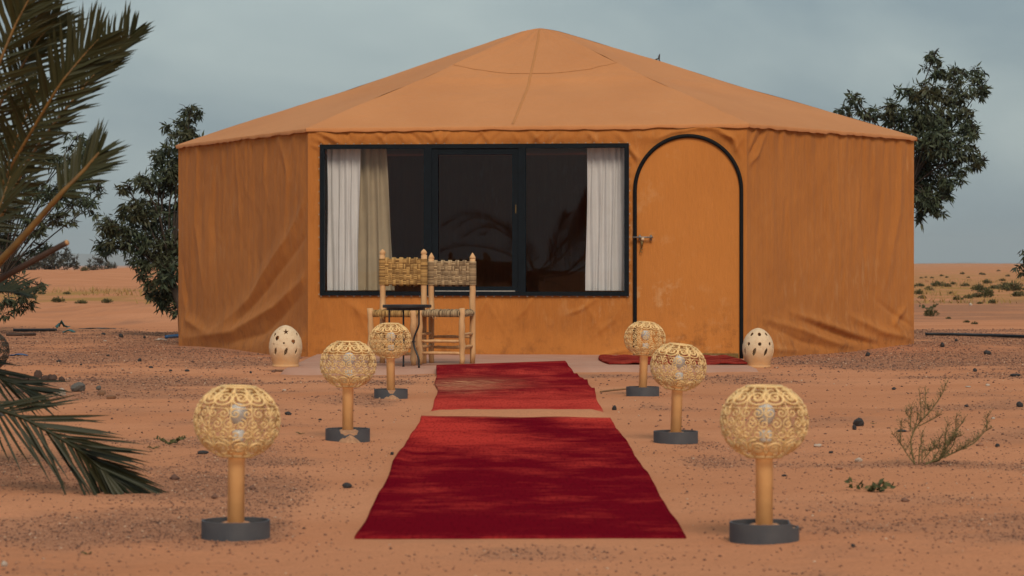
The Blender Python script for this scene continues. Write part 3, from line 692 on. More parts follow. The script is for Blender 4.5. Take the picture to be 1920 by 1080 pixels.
# ------------------------------------------------------------------ carpets and mat
def carpet(name, mat, y0, y1, xl, xr, ymesh, label, wear_sheen_f, sandf, foldf, thick=0.008, par_cat='carpet', zbase=None, ground_follow=True):
    nu, nv = 70, ymesh; V = []; we = []; sa_ = []
    for j in range(nv+1):
        v = j/nv
        for i in range(nu+1):
            u = i/nu
            ya = y0[0]+(y0[1]-y0[0])*u; yb = y1[0]+(y1[1]-y1[0])*u
            y = ya+(yb-ya)*v+0.012*(float(vnoise(u*9, v*2, 3))-0.5)*(1 if j in (0, nv) else 0)
            x = xl(v)+(xr(v)-xl(v))*u
            z = (0.0 if zbase is None else zbase(x, y))+thick+foldf(u, v)
            if j == 0 or j == nv: z -= 0.004
            V.append((x, y, z)); we.append(wear_sheen_f(u, v)); sa_.append(sandf(u, v))
    if ground_follow:
        A_ = np.array(V); hg = hfun(A_[:, 0], A_[:, 1]); V = [(x, y, max(z, z-0.0)+float(h_)) for (x, y, z), h_ in zip(V, hg)]
    n1 = len(V); V += [(x, y, z-thick) for x, y, z in V]
    Fq = []
    w_ = nu+1
    for j in range(nv):
        for i in range(nu):
            a = j*w_+i; Fq.append((a, a+1, a+w_+1, a+w_)); Fq.append((n1+a, n1+a+w_, n1+a+w_+1, n1+a+1))
    for j in range(nv):
        a = j*w_; Fq.append((a, a+w_, n1+a+w_, n1+a)); a += nu; Fq.append((a+w_, a, n1+a, n1+a+w_))
    for i in range(nu):
        Fq.append((i+1, i, n1+i, n1+i+1)); a = nv*w_+i; Fq.append((a, a+1, n1+a+1, n1+a))
    me = np_mesh(name, V, Fq, mat, True)
    for nm, val in (('wear', we+we), ('sand', sa_+sa_)):
        at = me.attributes.new(nm, 'FLOAT', 'POINT'); at.data.foreach_set('value', np.array(val, np.float32))
    o = mesh_obj(name, me); tag(o, label, par_cat); return o
lx = lambda v: -0.489-0.018*v+0.004*math.sin(v*23)+0.005*math.sin(v*9)
rx = lambda v: 0.538+0.010*math.sin(v*3.0)+0.004*math.sin(v*19+1)
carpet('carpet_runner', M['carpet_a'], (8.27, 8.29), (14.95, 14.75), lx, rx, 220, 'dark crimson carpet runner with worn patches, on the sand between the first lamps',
       lambda u, v: -0.18+0.42*float(sstep(0.30, 0.9, v))*(0.55+0.45*math.sin(u*5+v*9))+0.10*float(gauss(u, v, 0.1, 0.5, 0.12, 0.3)), lambda u, v: 0.5*float(sstep(0.97, 1.0, v)),  # velvet sheen painted in: far pile lighter, near pile darker, plus worn patches
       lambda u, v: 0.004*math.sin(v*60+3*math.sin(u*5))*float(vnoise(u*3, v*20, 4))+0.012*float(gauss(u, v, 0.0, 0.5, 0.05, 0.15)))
lx2 = lambda v: -0.475-0.115*float(sstep(0.2, 1, v))+0.008*math.sin(v*17)
rx2 = lambda v: 0.515+0.035*math.sin(v*2.6)-0.10*float(sstep(0.5, 1, v))+0.006*math.sin(v*21)
def fold2(u, v):
    z = 0.0
    for c, a, wd, ph in ((0.40, 0.030, 0.018, 0.02), (0.50, 0.016, 0.014, -0.03), (0.57, 0.024, 0.016, 0.03), (0.66, 0.018, 0.016, -0.02), (0.75, 0.024, 0.018, 0.02), (0.86, 0.012, 0.02, 0.0)):
        z += a*math.exp(-((v-c-ph*math.sin(u*4+c*20))/wd)**2)*(0.55+0.45*math.sin(u*3+c*30))
    return z+0.02*float(sstep(0.86, 0.95, v))
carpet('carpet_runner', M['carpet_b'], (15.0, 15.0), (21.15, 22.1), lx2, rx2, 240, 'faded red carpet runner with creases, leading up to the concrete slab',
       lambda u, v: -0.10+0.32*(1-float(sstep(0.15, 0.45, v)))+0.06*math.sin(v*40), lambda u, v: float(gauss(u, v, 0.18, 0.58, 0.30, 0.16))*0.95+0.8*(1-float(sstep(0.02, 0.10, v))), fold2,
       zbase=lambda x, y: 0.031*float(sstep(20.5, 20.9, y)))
carpet('door_mat', M['mat'], (22.0, 21.9), (23.9, 23.8), lambda v: 0.80-0.05*math.sin(v*3), lambda v: 1.93+0.02*math.sin(v*5), 60, 'small red woven mat on the slab before the arched door',
       lambda u, v: 0.0+0.1*math.sin(v*30), lambda u, v: 0.0, lambda u, v: 0.012*math.sin(u*9)**2*float(sstep(0.3, 0, v))+0.004*math.sin(u*40), 0.016, 'door mat', lambda x, y: SZ, False)
# sand blown over the joint between the two runners
sm_ = MB(); nu, nv = 90, 26; pts = []
for i in range(nu+1):
    for j in range(nv+1):
        u = i/nu; v = j/nv; x = -0.56+1.16*u
        yw = 0.30+0.14*float(fbm(u*6, 0.3, 8, 3)); y = 14.80+(yw+0.36)*v
        hh = math.sin(math.pi*v)**0.7*min(1, 8*u, 8*(1-u))
        pts.append((x, y, -0.012+0.036*hh+0.006*hh*float(fbm(x*8, y*8, 3, 3))))
sm_.grid(pts, nu+1, nv+1); sd = sm_.build('sand_drift', M['ground']); tag(sd, 'pale sand blown across the joint of the two red runners', 'sand', kind='stuff')

# ------------------------------------------------------------------ globe lamps
GRX, GRZ, GZ = 0.134, 0.117, 0.367
def gp(az, lat, k=1.0):
    return Vector((GRX*k*math.cos(lat)*math.cos(az), GRX*k*math.cos(lat)*math.sin(az), GRZ*k*math.sin(lat)))
def scroll_mesh(lat, rad, flip, turns=2.1, tr=0.0027):
    m = MB(); pts = []; n = 34; azs = 1/max(0.3, math.cos(lat))
    for i in range(n+1):
        t = i/n; r = rad*(1-0.86*t**0.8); a = math.pi*0.5+2*math.pi*turns*t
        pts.append(gp(flip*r*math.cos(a)*azs, lat+r*math.sin(a)))
    m.tube(pts, tr, 5); return m
WM = {}
def lamp_meshes(wire, key):
    d = {}
    d['s1'] = scroll_mesh(R(41), R(17), 1, tr=0.0033).mesh('scroll', wire); d['s2'] = scroll_mesh(R(41), R(17), -1, tr=0.0033).mesh('scroll', wire)
    d['m1'] = scroll_mesh(R(15.5), R(8.2), 1, 1.45, 0.0025).mesh('scroll', wire); d['m2'] = scroll_mesh(R(15.5), R(8.2), -1, 1.45, 0.0025).mesh('scroll', wire)
    d['o1'] = scroll_mesh(R(-0.5), R(8.2), 1, 1.45, 0.0025).mesh('scroll', wire); d['o2'] = scroll_mesh(R(-0.5), R(8.2), -1, 1.45, 0.0025).mesh('scroll', wire)
    d['n1'] = scroll_mesh(R(-16.5), R(8.2), 1, 1.45, 0.0025).mesh('scroll', wire); d['n2'] = scroll_mesh(R(-16.5), R(8.2), -1, 1.45, 0.0025).mesh('scroll', wire)
    d['b1'] = scroll_mesh(R(-39), R(14.5), 1, tr=0.0033).mesh('scroll', wire); d['b2'] = scroll_mesh(R(-39), R(14.5), -1, tr=0.0033).mesh('scroll', wire)
    fm = MB()
    for lat, r in ((66, 0.0042), (-66, 0.005), (23.5, 0.0016), (-21, 0.0016)):
        fm.tube([gp(2*math.pi*i/40, R(lat)) for i in range(41)], r, 5, False)
    for k in range(12):
        az = 2*math.pi*(k+0.5)/12
        fm.tube([gp(az, R(66-132*i/16)) for i in range(17)], 0.0017, 5)
        for lat in (53, 22.5, -19.5, -50): c = gp(az, R(lat)); fm.lathe([(0.0005, -0.006), (0.006, 0), (0.0005, 0.006)], 6, c)
        # arches that link the scrolls to the top and bottom rings
        for sg in (-1, 1):
            fm.tube([gp(az+sg*R(15)*(1-math.cos(math.pi*q/12)*1.0)*0.5*2, R(66-43*math.sin(math.pi*q/12*0.5))) for q in range(0, 7)], 0.0026, 5)
            fm.tube([gp(az+sg*R(15)*(1-math.cos(math.pi*q/12))*0.95, R(-60+36*math.sin(math.pi*q/12*0.5))) for q in range(0, 7)], 0.0026, 5)
    d['frame'] = fm.mesh('globe', wire)
    return d
YL = lamp_meshes(M['lamp_wire'], 'y'); DK = lamp_meshes(M['dark_wire'], 'd')
pm = MB(); pm.lathe([(0.0265, 0.0), (0.0265, 0.235), (0.034, 0.243), (0.034, 0.25)], 20); POST = pm.mesh('post', M['lamp_yellow']); 
bm_ = MB(); bm_.lathe([(0.001, 0.034), (0.017, 0.029), (0.028, 0.012), (0.0295, 0.0), (0.027, -0.012), (0.019, -0.024), (0.015, -0.030)], 16); BULB = bm_.mesh('bulb', M['bulb'])
km = MB(); km.lathe([(0.015, 0.0), (0.019, -0.004), (0.019, -0.030), (0.014, -0.036)], 14); SOCK = km.mesh('socket', M['bulb'])
sm2 = MB(); sm2.lathe([(0.008, 0.0), (0.008, -0.05)], 8); STEM = sm2.mesh('stem', M['lamp_yellow'])
def ring_mesh(kind):
    m = MB(); n = 72; pts = []; ro, ri = 0.107, 0.100
    for i in range(n+1):
        a = 2*math.pi*i/n; h = 0.058
        dg = math.degrees(a) % 360
        if kind == 'step' and (dg > 318 or dg < 40): h = 0.044
        if kind == 'broken' and 255 < dg < 300: h = 0.026+0.014*float(vnoise(dg*0.3, 1, 3))
        if kind == 'chip' and 262 < dg < 288: h = 0.030+0.014*float(vnoise(dg*0.4, 1, 5))
        if kind == 'nick' and 300 < dg < 325: h = 0.040
        c, s = math.cos(a), math.sin(a)
        pts += [(ro*c, ro*s, -0.02), (ro*c, ro*s, h), (ri*c, ri*s, h), (ri*c, ri*s, -0.02)]
    m.grid(pts, n+1, 4); return m.mesh('base_ring', M['ring'], False)
RING = {k: ring_mesh(k) for k in ('full', 'step', 'broken', 'chip', 'nick')}
def fill_mesh(kind):
    m = MB(); pts = []
    for i in range(33):
        for j in range(9):
            a = 2*math.pi*i/32; r = 0.099*j/8
            z = 0.036+0.014*math.exp(-((r-0.03)/0.028)**2)+0.006*float(vnoise(math.cos(a)*r*60+9, math.sin(a)*r*60+9, 4))
            pts.append((r*math.cos(a), r*math.sin(a), z))
    m.grid(pts, 33, 9)
    m.lathe([(0.0985, -0.02), (0.0985, 0.040)], 32)
    if kind in ('broken', 'chip', 'nick'):
        pts = []; a0 = {'broken': 278, 'chip': 275, 'nick': 312}[kind]
        for i in range(13):
            for j in range(9):
                aa = R(a0-(34 if kind != 'nick' else 16)+(68 if kind != 'nick' else 32)*i/12); t = j/8; e = math.sin(math.pi*i/12)
                r = 0.080+(0.045+0.035*e)*t
                pts.append((r*math.cos(aa), r*math.sin(aa), -0.014+(0.052 if kind == 'broken' else 0.044)*e**0.8*(1-t)**0.6*(0.7+0.6*float(vnoise(i*0.9+2, 3.0, 8)))+0.004*float(vnoise(i*1.3, j*1.3, 6))))
        m.grid(pts, 13, 9)
    return m.mesh('base_fill', M['fill'])
FILL = {k: fill_mesh(k) for k in RING}
def lamp(loc, rz, tilt, ring, label, meshes=YL, group='scrollwork globe lamps lining the carpet', post=True):
    r = empty('globe_lamp', loc, label, 'lamp', group, rz=0)
    mesh_obj('base_ring', RING[ring], r); mesh_obj('base_fill', FILL[ring], r)
    p = mesh_obj('post', POST, r); p.location = (0, 0, 0.03); p.rotation_euler = (tilt[0]*0.3, tilt[1]*0.3, 0)
    g = mesh_obj('globe', meshes['frame'], r); g.location = (0.012*tilt[1]*10, 0, GZ); g.rotation_euler = (tilt[0], tilt[1], rz)
    for k in range(12):
        for key, off in (('s1', 0), ('b2', 0)):
            s = mesh_obj('scroll', meshes[key if k % 2 == 0 else key[0]+('2' if key[1] == '1' else '1')], g); s.rotation_euler = (0, 0, 2*math.pi*k/12)
    for k in range(22):
        for key in ('m1', 'o2', 'n1'):
            s = mesh_obj('scroll', meshes[key if k % 2 == 0 else key[0]+('2' if key[1] == '1' else '1')], g); s.rotation_euler = (0, 0, 2*math.pi*(k+(0.5 if key == 'o2' else 0.0))/22)
    b = mesh_obj('bulb', BULB, r); b.location = (g.location.x+0.004, 0, GZ+0.022)
    k = mesh_obj('socket', SOCK, b); k.location = (0, 0, -0.050)
    k = mesh_obj('stem', STEM, b); k.location = (0, 0, -0.082)
    return r
def lp(px, py): 
    q = GP(px, py); q.y += 0.1; q.x = (px-960)*q.y/F; q.z = gz(q.x, q.y); return q
lamp(lp(442, 1015), 0.2, (R(1), R(2)), 'full', 'yellow scrollwork globe lamp with unbroken grey base ring near the drooping palm frond')
lamp(lp(1433, 1021), 0.75, (R(0), R(0)), 'step', 'yellow scrollwork globe lamp whose grey base ring has a lower stepped side')
lamp(lp(652, 829), 0.4, (R(-1), R(1)), 'broken', 'yellow scrollwork globe lamp with sand spilling from its broken base ring')
lamp(lp(1267, 833), 0.1, (R(2), R(6)), 'full', 'yellow scrollwork globe lamp with tilted globe beside the joint of the two runners')
lamp(lp(733, 748), 0.9, (R(1), R(-2)), 'chip', 'yellow scrollwork globe lamp standing in front of the black side table')
lamp(lp(1205, 743), 0.5, (R(-2), R(7)), 'full', 'yellow scrollwork globe lamp between the window and the red door mat')
dl = lamp(Vector((-2.945, 14.9, gz(-2.945, 14.9))), 0.3, (0, 0), 'full', 'dark wire globe lamp behind the palm', DK, 'dark wire globe lamp')

# ------------------------------------------------------------------ chairs
def make_chair(name, loc, rz, zt, zw0, zw1, rope, label, seed):
    rd = random.Random(seed); c = empty(name, loc, label, 'chair', None, rz)
    hw, hd = 0.176, 0.215; sz = 0.430
    for sx in (-1, 1):
        m = MB(); x = sx*hw; pts = []; rr = []
        for i in range(11):
            z = zt*0.945*i/10; pts.append((x+rd.uniform(-.003, .003), hd+0.012*(z/zt)**2*0+rd.uniform(-.002, .002), z)); rr.append(0.0245+rd.uniform(-.0015, .0015)-(0.002 if i < 2 else 0))
        m.tube(pts, rr, 12)
        zc = zt*0.945
        if seed == 1: prof = [(0.024, 0), (0.020, 0.006), (0.0265, 0.016), (0.026, 0.026), (0.016, 0.040), (0.004, 0.050), (0.001, 0.051)]
        else: prof = [(0.0245, 0), (0.0265, 0.008), (0.022, 0.018), (0.009, 0.040), (0.001, 0.050)]
        m.lathe(prof, 10, (x, hd, zc-0.001)); m.build('back_post', M['wood'], c)
        m = MB(); xf = sx*(hw+0.004); pts = []; rr = []
        for i in range(10):
            z = (sz+0.035)*i/9; pts.append((xf+rd.uniform(-.005, .005), -hd+rd.uniform(-.004, .004), z)); rr.append(0.0235+rd.uniform(-.003, .003)-(0.004 if i == 0 else 0))
        m.tube(pts, rr, 12); m.build('front_leg', M['wood'], c)
    def rail(a, b, r=0.0125):
        m = MB(); a, b = Vector(a), Vector(b); pts = [a.lerp(b, t/6)+Vector((0, 0, rd.uniform(-.003, .003))) for t in range(7)]
        m.tube(pts, [r*0.75]+[r*(1+0.15*rd.uniform(-1, 1)) for _ in range(5)]+[r*0.75], 8); m.build('stretcher', M['wood'], c)
    for z in (0.095, 0.195): rail((-hw, -hd, z), (hw, -hd, z), 0.0135)
    for z in (0.145, 0.250):
        for sx in (-1, 1): rail((sx*hw, -hd, z), (sx*hw, hd, z))
    rail((-hw, hd, 0.13), (hw, hd, 0.13)); rail((-hw, hd, 0.22), (hw, hd, 0.22))
    # woven back: basket weave of rope bundles plus coils round the posts
    m = MB(); ncol, nrow = 10, 5; x0, x1 = -hw+0.022, hw-0.022; cw = (x1-x0)/ncol; ch = (zw1-zw0)/nrow
    for i in range(ncol):
        for j in range(nrow):
            cx = x0+(i+0.5)*cw; cz = zw0+(j+0.5)*ch; vert = ((i+j) % 2 == 0)
            for q in range(3):
                o = (q-1)/3.0; k = rd.uniform(-.001, .001)
                if vert:
                    xx = cx+o*cw; pts = [(xx+k, hd-0.006, cz-ch*0.72), (xx, hd-0.017, cz-ch*0.3), (xx-k, hd-0.017, cz+ch*0.3), (xx, hd-0.006, cz+ch*0.72)]; r = cw*0.19
                else:
                    zz = cz+o*ch; pts = [(cx-cw*0.78, hd-0.006, zz+k), (cx-cw*0.3, hd-0.015, zz), (cx+cw*0.3, hd-0.015, zz), (cx+cw*0.78, hd-0.006, zz-k)]; r = ch*0.19
                m.tube(pts, r, 5)
                pb = [(a, 2*hd-b_+0.0, z_) for a, b_, z_ in pts]; m.tube(pb, r, 4)
    wr = int((zw1-zw0)/0.0085)
    for sx in (-1, 1):
        for q in range(wr):
            z = zw0+(q+0.5)*(zw1-zw0)/wr
            m.tube([(sx*hw+0.0285*math.cos(t), hd+0.0285*math.sin(t), z+rd.uniform(-.001, .001)) for t in [2*math.pi*i/12 for i in range(13)]], 0.0048, 5, False)
    m.box((0, hd, (zw0+zw1)/2), 2*hw-0.03, 0.012, (zw1-zw0)*0.96)
    m.build('woven_back', rope, c)
    m = MB(); nst = 44
    for i in range(nst):
        x = -hw-0.012+(2*hw+0.024)*i/(nst-1); r = 0.0052+rd.uniform(-.0005, .0005); dz = 0.004*math.sin(i*1.7)
        inner = abs(x) < hw-0.02
        y0, y1 = (-hd-0.018, hd+0.018) if inner else (-hd+0.026, hd-0.026)
        lo = sz-0.030; hi = sz+0.010+dz
        pts = [(x, 0, lo), (x, y0+0.012, lo-0.004), (x+rd.uniform(-.004, .004), y0, sz-0.010), (x+rd.uniform(-.003, .003), y0+0.010, hi), (x, y0+0.06, hi+0.006), (x, 0, hi-0.008), (x, y1-0.06, hi+0.006), (x, y1-0.010, hi), (x, y1, sz-0.010), (x, y1-0.012, lo-0.004), (x, 0, lo)]
        m.tube(pts, r, 5)
    for sx in (-1, 1):
        for i in range(30):
            y = -hd+0.03+(2*hd-0.06)*i/29
            m.tube([(sx*(hw-0.03), y, sz+0.006), (sx*(hw+0.012), y, sz+0.010), (sx*(hw+0.022), y, sz-0.010), (sx*(hw+0.010), y, sz-0.030), (sx*(hw-0.03), y, sz-0.028)], 0.006, 5)
    for i in range(3):
        x = rd.uniform(-0.1, 0.1); m.tube([(x, -hd-0.01, sz-0.03), (x+0.008, -hd-0.012, sz-0.048), (x+0.016, -hd-0.008, sz-0.056)], 0.002, 4)
    m.build('woven_seat', rope, c)
    return c
def onslab(px, d): return Vector(((px-960)*d/F, d, SZ))
ch1 = make_chair('chair', onslab(745.5, 22.05), R(-10), 0.955, 0.655, 0.872, M['rope_gold'], 'wooden chair with golden woven back and round topped posts, left of its greyer neighbour', 1)
ch2 = make_chair('chair', onslab(837, 22.1), R(-11), 0.925, 0.652, 0.850, M['rope_grey'], 'wooden chair with greyish woven back and pointed posts', 2)

# side table
tb = empty('side_table', onslab(758, 21.35), 'small round black metal side table with curved legs before the chairs', 'table')
m = MB(); m.lathe([(0.001, 0.478), (0.193, 0.478), (0.196, 0.482), (0.196, 0.498), (0.193, 0.502), (0.001, 0.502)], 48); m.build('table_top', M['metal_black'], tb, smooth=False).location = (0.022, 0, 0)
m = MB(); m.lathe([(0.148, 0.458), (0.155, 0.458), (0.155, 0.479), (0.148, 0.479)], 40); m.build('apron', M['metal_black'], tb, smooth=False).location = (0.012, 0, 0)
for a in (R(215), R(328), R(95)):
    m = MB(); pts = []
    for i in range(25):
        z = 0.465*(1-i/24); t = 1-z/0.465
        r = 0.142 if t < 0.25 else 0.142-0.052*math.sin(math.pi*min(1, (t-0.25)/0.62))**1.5*1.0
        if t > 0.87: r = 0.142-0.0+0.0*t
        pts.append((r*math.cos(a), r*math.sin(a), z))
    m.tube(pts, [0.0075]*24+[0.010], 8); m.build('leg', M['metal_black'], tb)
m = MB(); m.tube([(0.088*math.cos(2*math.pi*i/30), 0.088*math.sin(2*math.pi*i/30), 0.205) for i in range(31)], 0.0045, 6, False); m.build('stretcher_ring', M['metal_black'], tb)

# ------------------------------------------------------------------ clay lanterns
def egg(name, loc, rx, hgt, holes, label, rz=0):
    nA, nZ = 220, 150
    prof = [(0.0, 0.80), (0.035, 0.80), (0.05, 0.765), (0.13, 0.80), (0.22, 0.875), (0.32, 0.955), (0.44, 1.0), (0.56, 0.985), (0.68, 0.915), (0.79, 0.78), (0.88, 0.60), (0.95, 0.38), (0.985, 0.19), (1.0, 0.02)]
    zs = np.array([p[0] for p in prof]); rs = np.array([p[1] for p in prof])
    def rad(t): 
        a = np.interp(t, zs, rs); b_ = (np.interp(np.clip(t-0.02, 0, 1), zs, rs)+np.interp(np.clip(t+0.02, 0, 1), zs, rs))/2; return b_ if 0.07 < t < 0.93 else a
    tt = np.concatenate([np.linspace(0, 0.9, 120), 1-0.1*np.linspace(1, 0, 31)[1:]**1.6])
    V = []; 
    for t in tt:
        r = rad(float(t))*rx
        for k in range(nA):
            a = 2*math.pi*k/nA; V.append((r*math.cos(a), r*math.sin(a), t*hgt))
    Fq = []
    def inhole(a, t):
        # a in degrees (270 = towards the viewer side), t in height fraction
        for hx, hz, kind, s in holes:
            dx = ((a-hx+180) % 360-180)*math.pi/180*rad(t)*rx/hgt; dz = t-hz
            if kind == 'o' and (dx/s)**2+(dz/s)**2 < 1: return True
            if kind == 'v':
                c_, s_ = math.cos(R(28)), math.sin(R(28)); ux_, uz_ = dx*c_-dz*s_*0.7, dz*c_+dx*s_
                if abs(uz_) < s*2.6 and abs(ux_) < s*0.9*(1-(uz_/(s*2.6))**2): return True
            if kind == 'd' and abs(dx)/s+abs(dz)/(s*1.1) < 1.25 and abs(dx) < s and dz < s*0.8: return True
            if kind == 's':
                rr_ = math.hypot(dx, dz); th = math.atan2(dx, dz); k5 = abs(((th/(2*math.pi)*5) % 1)-0.5)*2
                if rr_ < s*(0.42+0.75*k5**1.6): return True
        return False
    for i in range(len(tt)-1):
        for k in range(nA):
            k2 = (k+1) % nA
            if not inhole(360*(k+0.5)/nA, float((tt[i]+tt[i+1])/2)): Fq.append((i*nA+k, i*nA+k2, (i+1)*nA+k2, (i+1)*nA+k))
    me = np_mesh(name, V, Fq, M['clay'], True); o = mesh_obj(name, me); o.location = loc; o.rotation_euler = (0, 0, rz)
    md = o.modifiers.new('wall', 'SOLIDIFY'); md.thickness = 0.010; md.offset = -1
    tag(o, label, 'lantern'); return o
h1 = []
for q in range(3):
    a = 277+q*120
    h1 += [(a, 0.845, 's', 0.066), (a-37, 0.70, 'd', 0.058), (a+28, 0.615, 'd', 0.055), (a-8, 0.575, 'o', 0.024), (a-48, 0.545, 'o', 0.02), (a-45, 0.90, 'o', 0.018), (a+62, 0.78, 'd', 0.045)]
for q in range(9): h1.append((276+q*40, 0.375, 'v', 0.040 if q % 2 == 0 else 0.032))
h2 = []
for q in range(8): h2 += [(272+q*45, 0.845, 'o', 0.045), (271+q*45, 0.60, 'o', 0.045), (250+q*45, 0.40, 'v', 0.044)]
eg1 = egg('clay_lantern', Vector((-1.83, 21.55, max(0.0, gz(-1.83, 21.55)))), 0.135, 0.335, h1, 'egg shaped pale clay lantern with star shaped and slit holes')
eg2 = egg('clay_lantern', Vector((2.03, 22.0, 0.0)), 0.130, 0.325, h2, 'egg shaped pale clay lantern with oval holes beside the arched door', R(0))
eg1.location.z = 0.030 if -1.86 < eg1.location.x < 1.99 else gz(eg1.location.x, eg1.location.y)
eg2.location.z = gz(2.03, 22.0)+0.002

# ------------------------------------------------------------------ palm
LV = [(0, 0, 0), (0.012, 0.028, 0.004), (-0.012, 0.028, 0.004), (0, 0.03, -0.002), (0.017, 0.35, 0.006), (-0.017, 0.35, 0.006), (0, 0.36, -0.003), (0.012, 0.72, 0.0), (-0.012, 0.72, 0.0), (0, 0.72, -0.006), (0, 1.0, -0.035)]
LV = [(x*1.15, y, z) for x, y, z in LV]
LFc = [(0, 1, 3), (0, 3, 2), (1, 4, 6, 3), (3, 6, 5, 2), (4, 7, 9, 6), (6, 9, 8, 5), (7, 10, 9), (9, 10, 8)]
def leaflet_mesh(mat):
    m = MB(); m.add(LV, LFc); return m.mesh('leaflet', mat)
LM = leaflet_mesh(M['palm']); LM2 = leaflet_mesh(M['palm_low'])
PB = Vector((-2.62, 10.6, 0.0)); PB.z = gz(PB.x, PB.y)
palm = empty('date_palm', PB, 'young date palm with long feathery fronds and one drooping to the sand', 'palm tree')
tm = MB(); rdp = random.Random(4)
tm.tube([(0, 0, -0.1), (0, 0, 0.15), (0.02, 0, 0.4), (0.03, 0, 0.62), (0.03, 0, 0.75)], [0.20, 0.19, 0.17, 0.15, 0.08], 14)
trunk = tm.build('trunk', M['bark'], palm)
for k in range(40):
    a = k*2.4; z = 0.05+0.015*k; m = MB(); c, s = math.cos(a), math.sin(a)
    m.tube([(0.14*c, 0.14*s, z), (0.19*c, 0.19*s, z+0.08), (0.20*c, 0.20*s, z+0.15)], [0.05, 0.035, 0.02], 6); m.build('leaf_base', M['bark'], trunk)
nleaf = [0]
def catmull(pts, n):
    out = []; m = len(pts)
    for i in range(n+1):
        f = i/n*(m-1); k = min(int(f), m-2); t = f-k
        p0, p1, p2, p3 = pts[max(k-1, 0)], pts[k], pts[k+1], pts[min(k+2, m-1)]
        out.append(0.5*((2*p1)+(p2-p0)*t+(2*p0-5*p1+4*p2-p3)*t*t+(3*p1-p0-3*p2+p3)*t**3))
    return out
def frond(ctrl, n, length, nrm, single, mat=None, lm=None, t0=0.2, a0=62, a1=22, r0=0.0075, droop=0.0, vee=0.25, seed=0, rmat=None, sides=(-1, 1), lenf=None, min_scale=0.35):
    rd = random.Random(seed); pts = catmull([Vector(p) for p in ctrl], 60); mat = mat or M['palm']; lm = lm or LM
    m = MB(); m.tube([p-PB for p in pts], [r0*(1-0.8*i/60)+0.0016 for i in range(61)], 7); fr = m.build('frond', rmat or M['rachis'], palm)
    jm = MB(); nrm = Vector(nrm).normalized()
    for i in range(n):
        t = t0+(1-t0)*(i+0.5)/n; f = t*60; k = min(int(f), 59); p = pts[k].lerp(pts[k+1], f-k); T = (pts[min(k+2, 60)]-pts[max(k-1, 0)]).normalized()
        S = T.cross(nrm).normalized(); N = S.cross(T).normalized()
        for sd in sides:
            a = R(a0+(a1-a0)*((t-t0)/(1-t0))**1.3+rd.uniform(-7, 7))
            tt_ = (t-t0)/(1-t0); ln = length*(min_scale+(1-min_scale)*math.sin(math.pi*min(1, 0.18+0.62*tt_+0.0))**0.9 if not lenf else lenf(tt_, sd))*rd.uniform(0.88, 1.1)
            if tt_ > 0.85: ln *= 1-0.45*(tt_-0.85)/0.15
            dr = (T*math.cos(a)+S*sd*math.sin(a)+N*(vee+rd.uniform(-0.16, 0.16))+Vector((0, 0, -droop))).normalized()
            xa = dr.cross(N+S*rd.uniform(-0.7, 0.7)).normalized(); za = xa.cross(dr).normalized()
            Mx = Matrix(((xa.x, dr.x, za.x, p.x-PB.x), (xa.y, dr.y, za.y, p.y-PB.y), (xa.z, dr.z, za.z, p.z-PB.z), (0, 0, 0, 1))) @ Matrix.Diagonal((0.32*rd.uniform(0.85, 1.2), ln, ln, 1))
            if single and nleaf[0] < 300:
                o = mesh_obj('leaflet', lm, fr); o.matrix_local = Mx; nleaf[0] += 1
            else: jm.add([Mx @ Vector(v) for v in LV], LFc)
    if jm.v: o = jm.build('leaflets', mat, fr); o['kind'] = 'stuff'
    return fr
def PP(l): return [P(*q) for q in l]
hub = (-190, 560, 10.6)
frond(PP([hub, (-40, 415, 10.3), (34, 289, 10.1), (105, 170, 10.0), (145, 118, 10.0), (186, 72, 10.0)]), 60, 0.24, (0.1, -1, 0.15), True, t0=0.16, a0=52, a1=24, seed=1)
frond(PP([hub, (-30, 450, 10.5), (60, 290, 10.5), (150, 172, 10.5), (205, 112, 10.5), (252, 62, 10.5)]), 52, 0.20, (-0.35, -1, 0.2), True, t0=0.3, a0=48, a1=22, seed=2, vee=0.4)
frond(PP([hub, (-60, 330, 10.2), (0, 195, 10.1), (45, 118, 10.1), (72, 75, 10.1), (104, 38, 10.1)]), 42, 0.20, (0.2, -1, 0.1), False, t0=0.25, a0=50, a1=24, seed=3)
frond(PP([hub, (-60, 270, 10.0), (-10, 140, 9.9), (25, 55, 9.9), (48, 10, 9.9), (85, -60, 9.9)]), 44, 0.24, (0.3, -1, 0.05), False, t0=0.25, a0=50, a1=26, seed=4)
frond(PP([hub, (-60, 545, 10.2), (0, 490, 10.1), (60, 425, 10.05), (112, 366, 10.0), (155, 322, 10.0), (186, 286, 10.0)]), 24, 0.17, (-0.2, -1, 0.3), True, t0=0.66, a0=46, a1=20, r0=0.019, seed=5, vee=0.1)
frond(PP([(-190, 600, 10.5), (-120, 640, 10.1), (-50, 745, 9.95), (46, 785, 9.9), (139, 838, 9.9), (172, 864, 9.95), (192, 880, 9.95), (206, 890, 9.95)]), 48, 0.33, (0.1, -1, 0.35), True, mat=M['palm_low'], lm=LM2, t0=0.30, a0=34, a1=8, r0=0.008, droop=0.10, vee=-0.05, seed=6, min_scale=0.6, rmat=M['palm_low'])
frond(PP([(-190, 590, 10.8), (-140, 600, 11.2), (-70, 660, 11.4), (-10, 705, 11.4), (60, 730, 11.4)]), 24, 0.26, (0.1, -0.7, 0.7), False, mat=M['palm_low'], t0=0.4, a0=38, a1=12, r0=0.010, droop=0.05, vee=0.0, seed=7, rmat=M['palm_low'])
frond(PP([hub, (-60, 455, 10.8), (-10, 370, 10.9), (35, 250, 10.9), (70, 170, 10.9)]), 40, 0.22, (0.5, -1, 0.2), False, t0=0.2, seed=8)
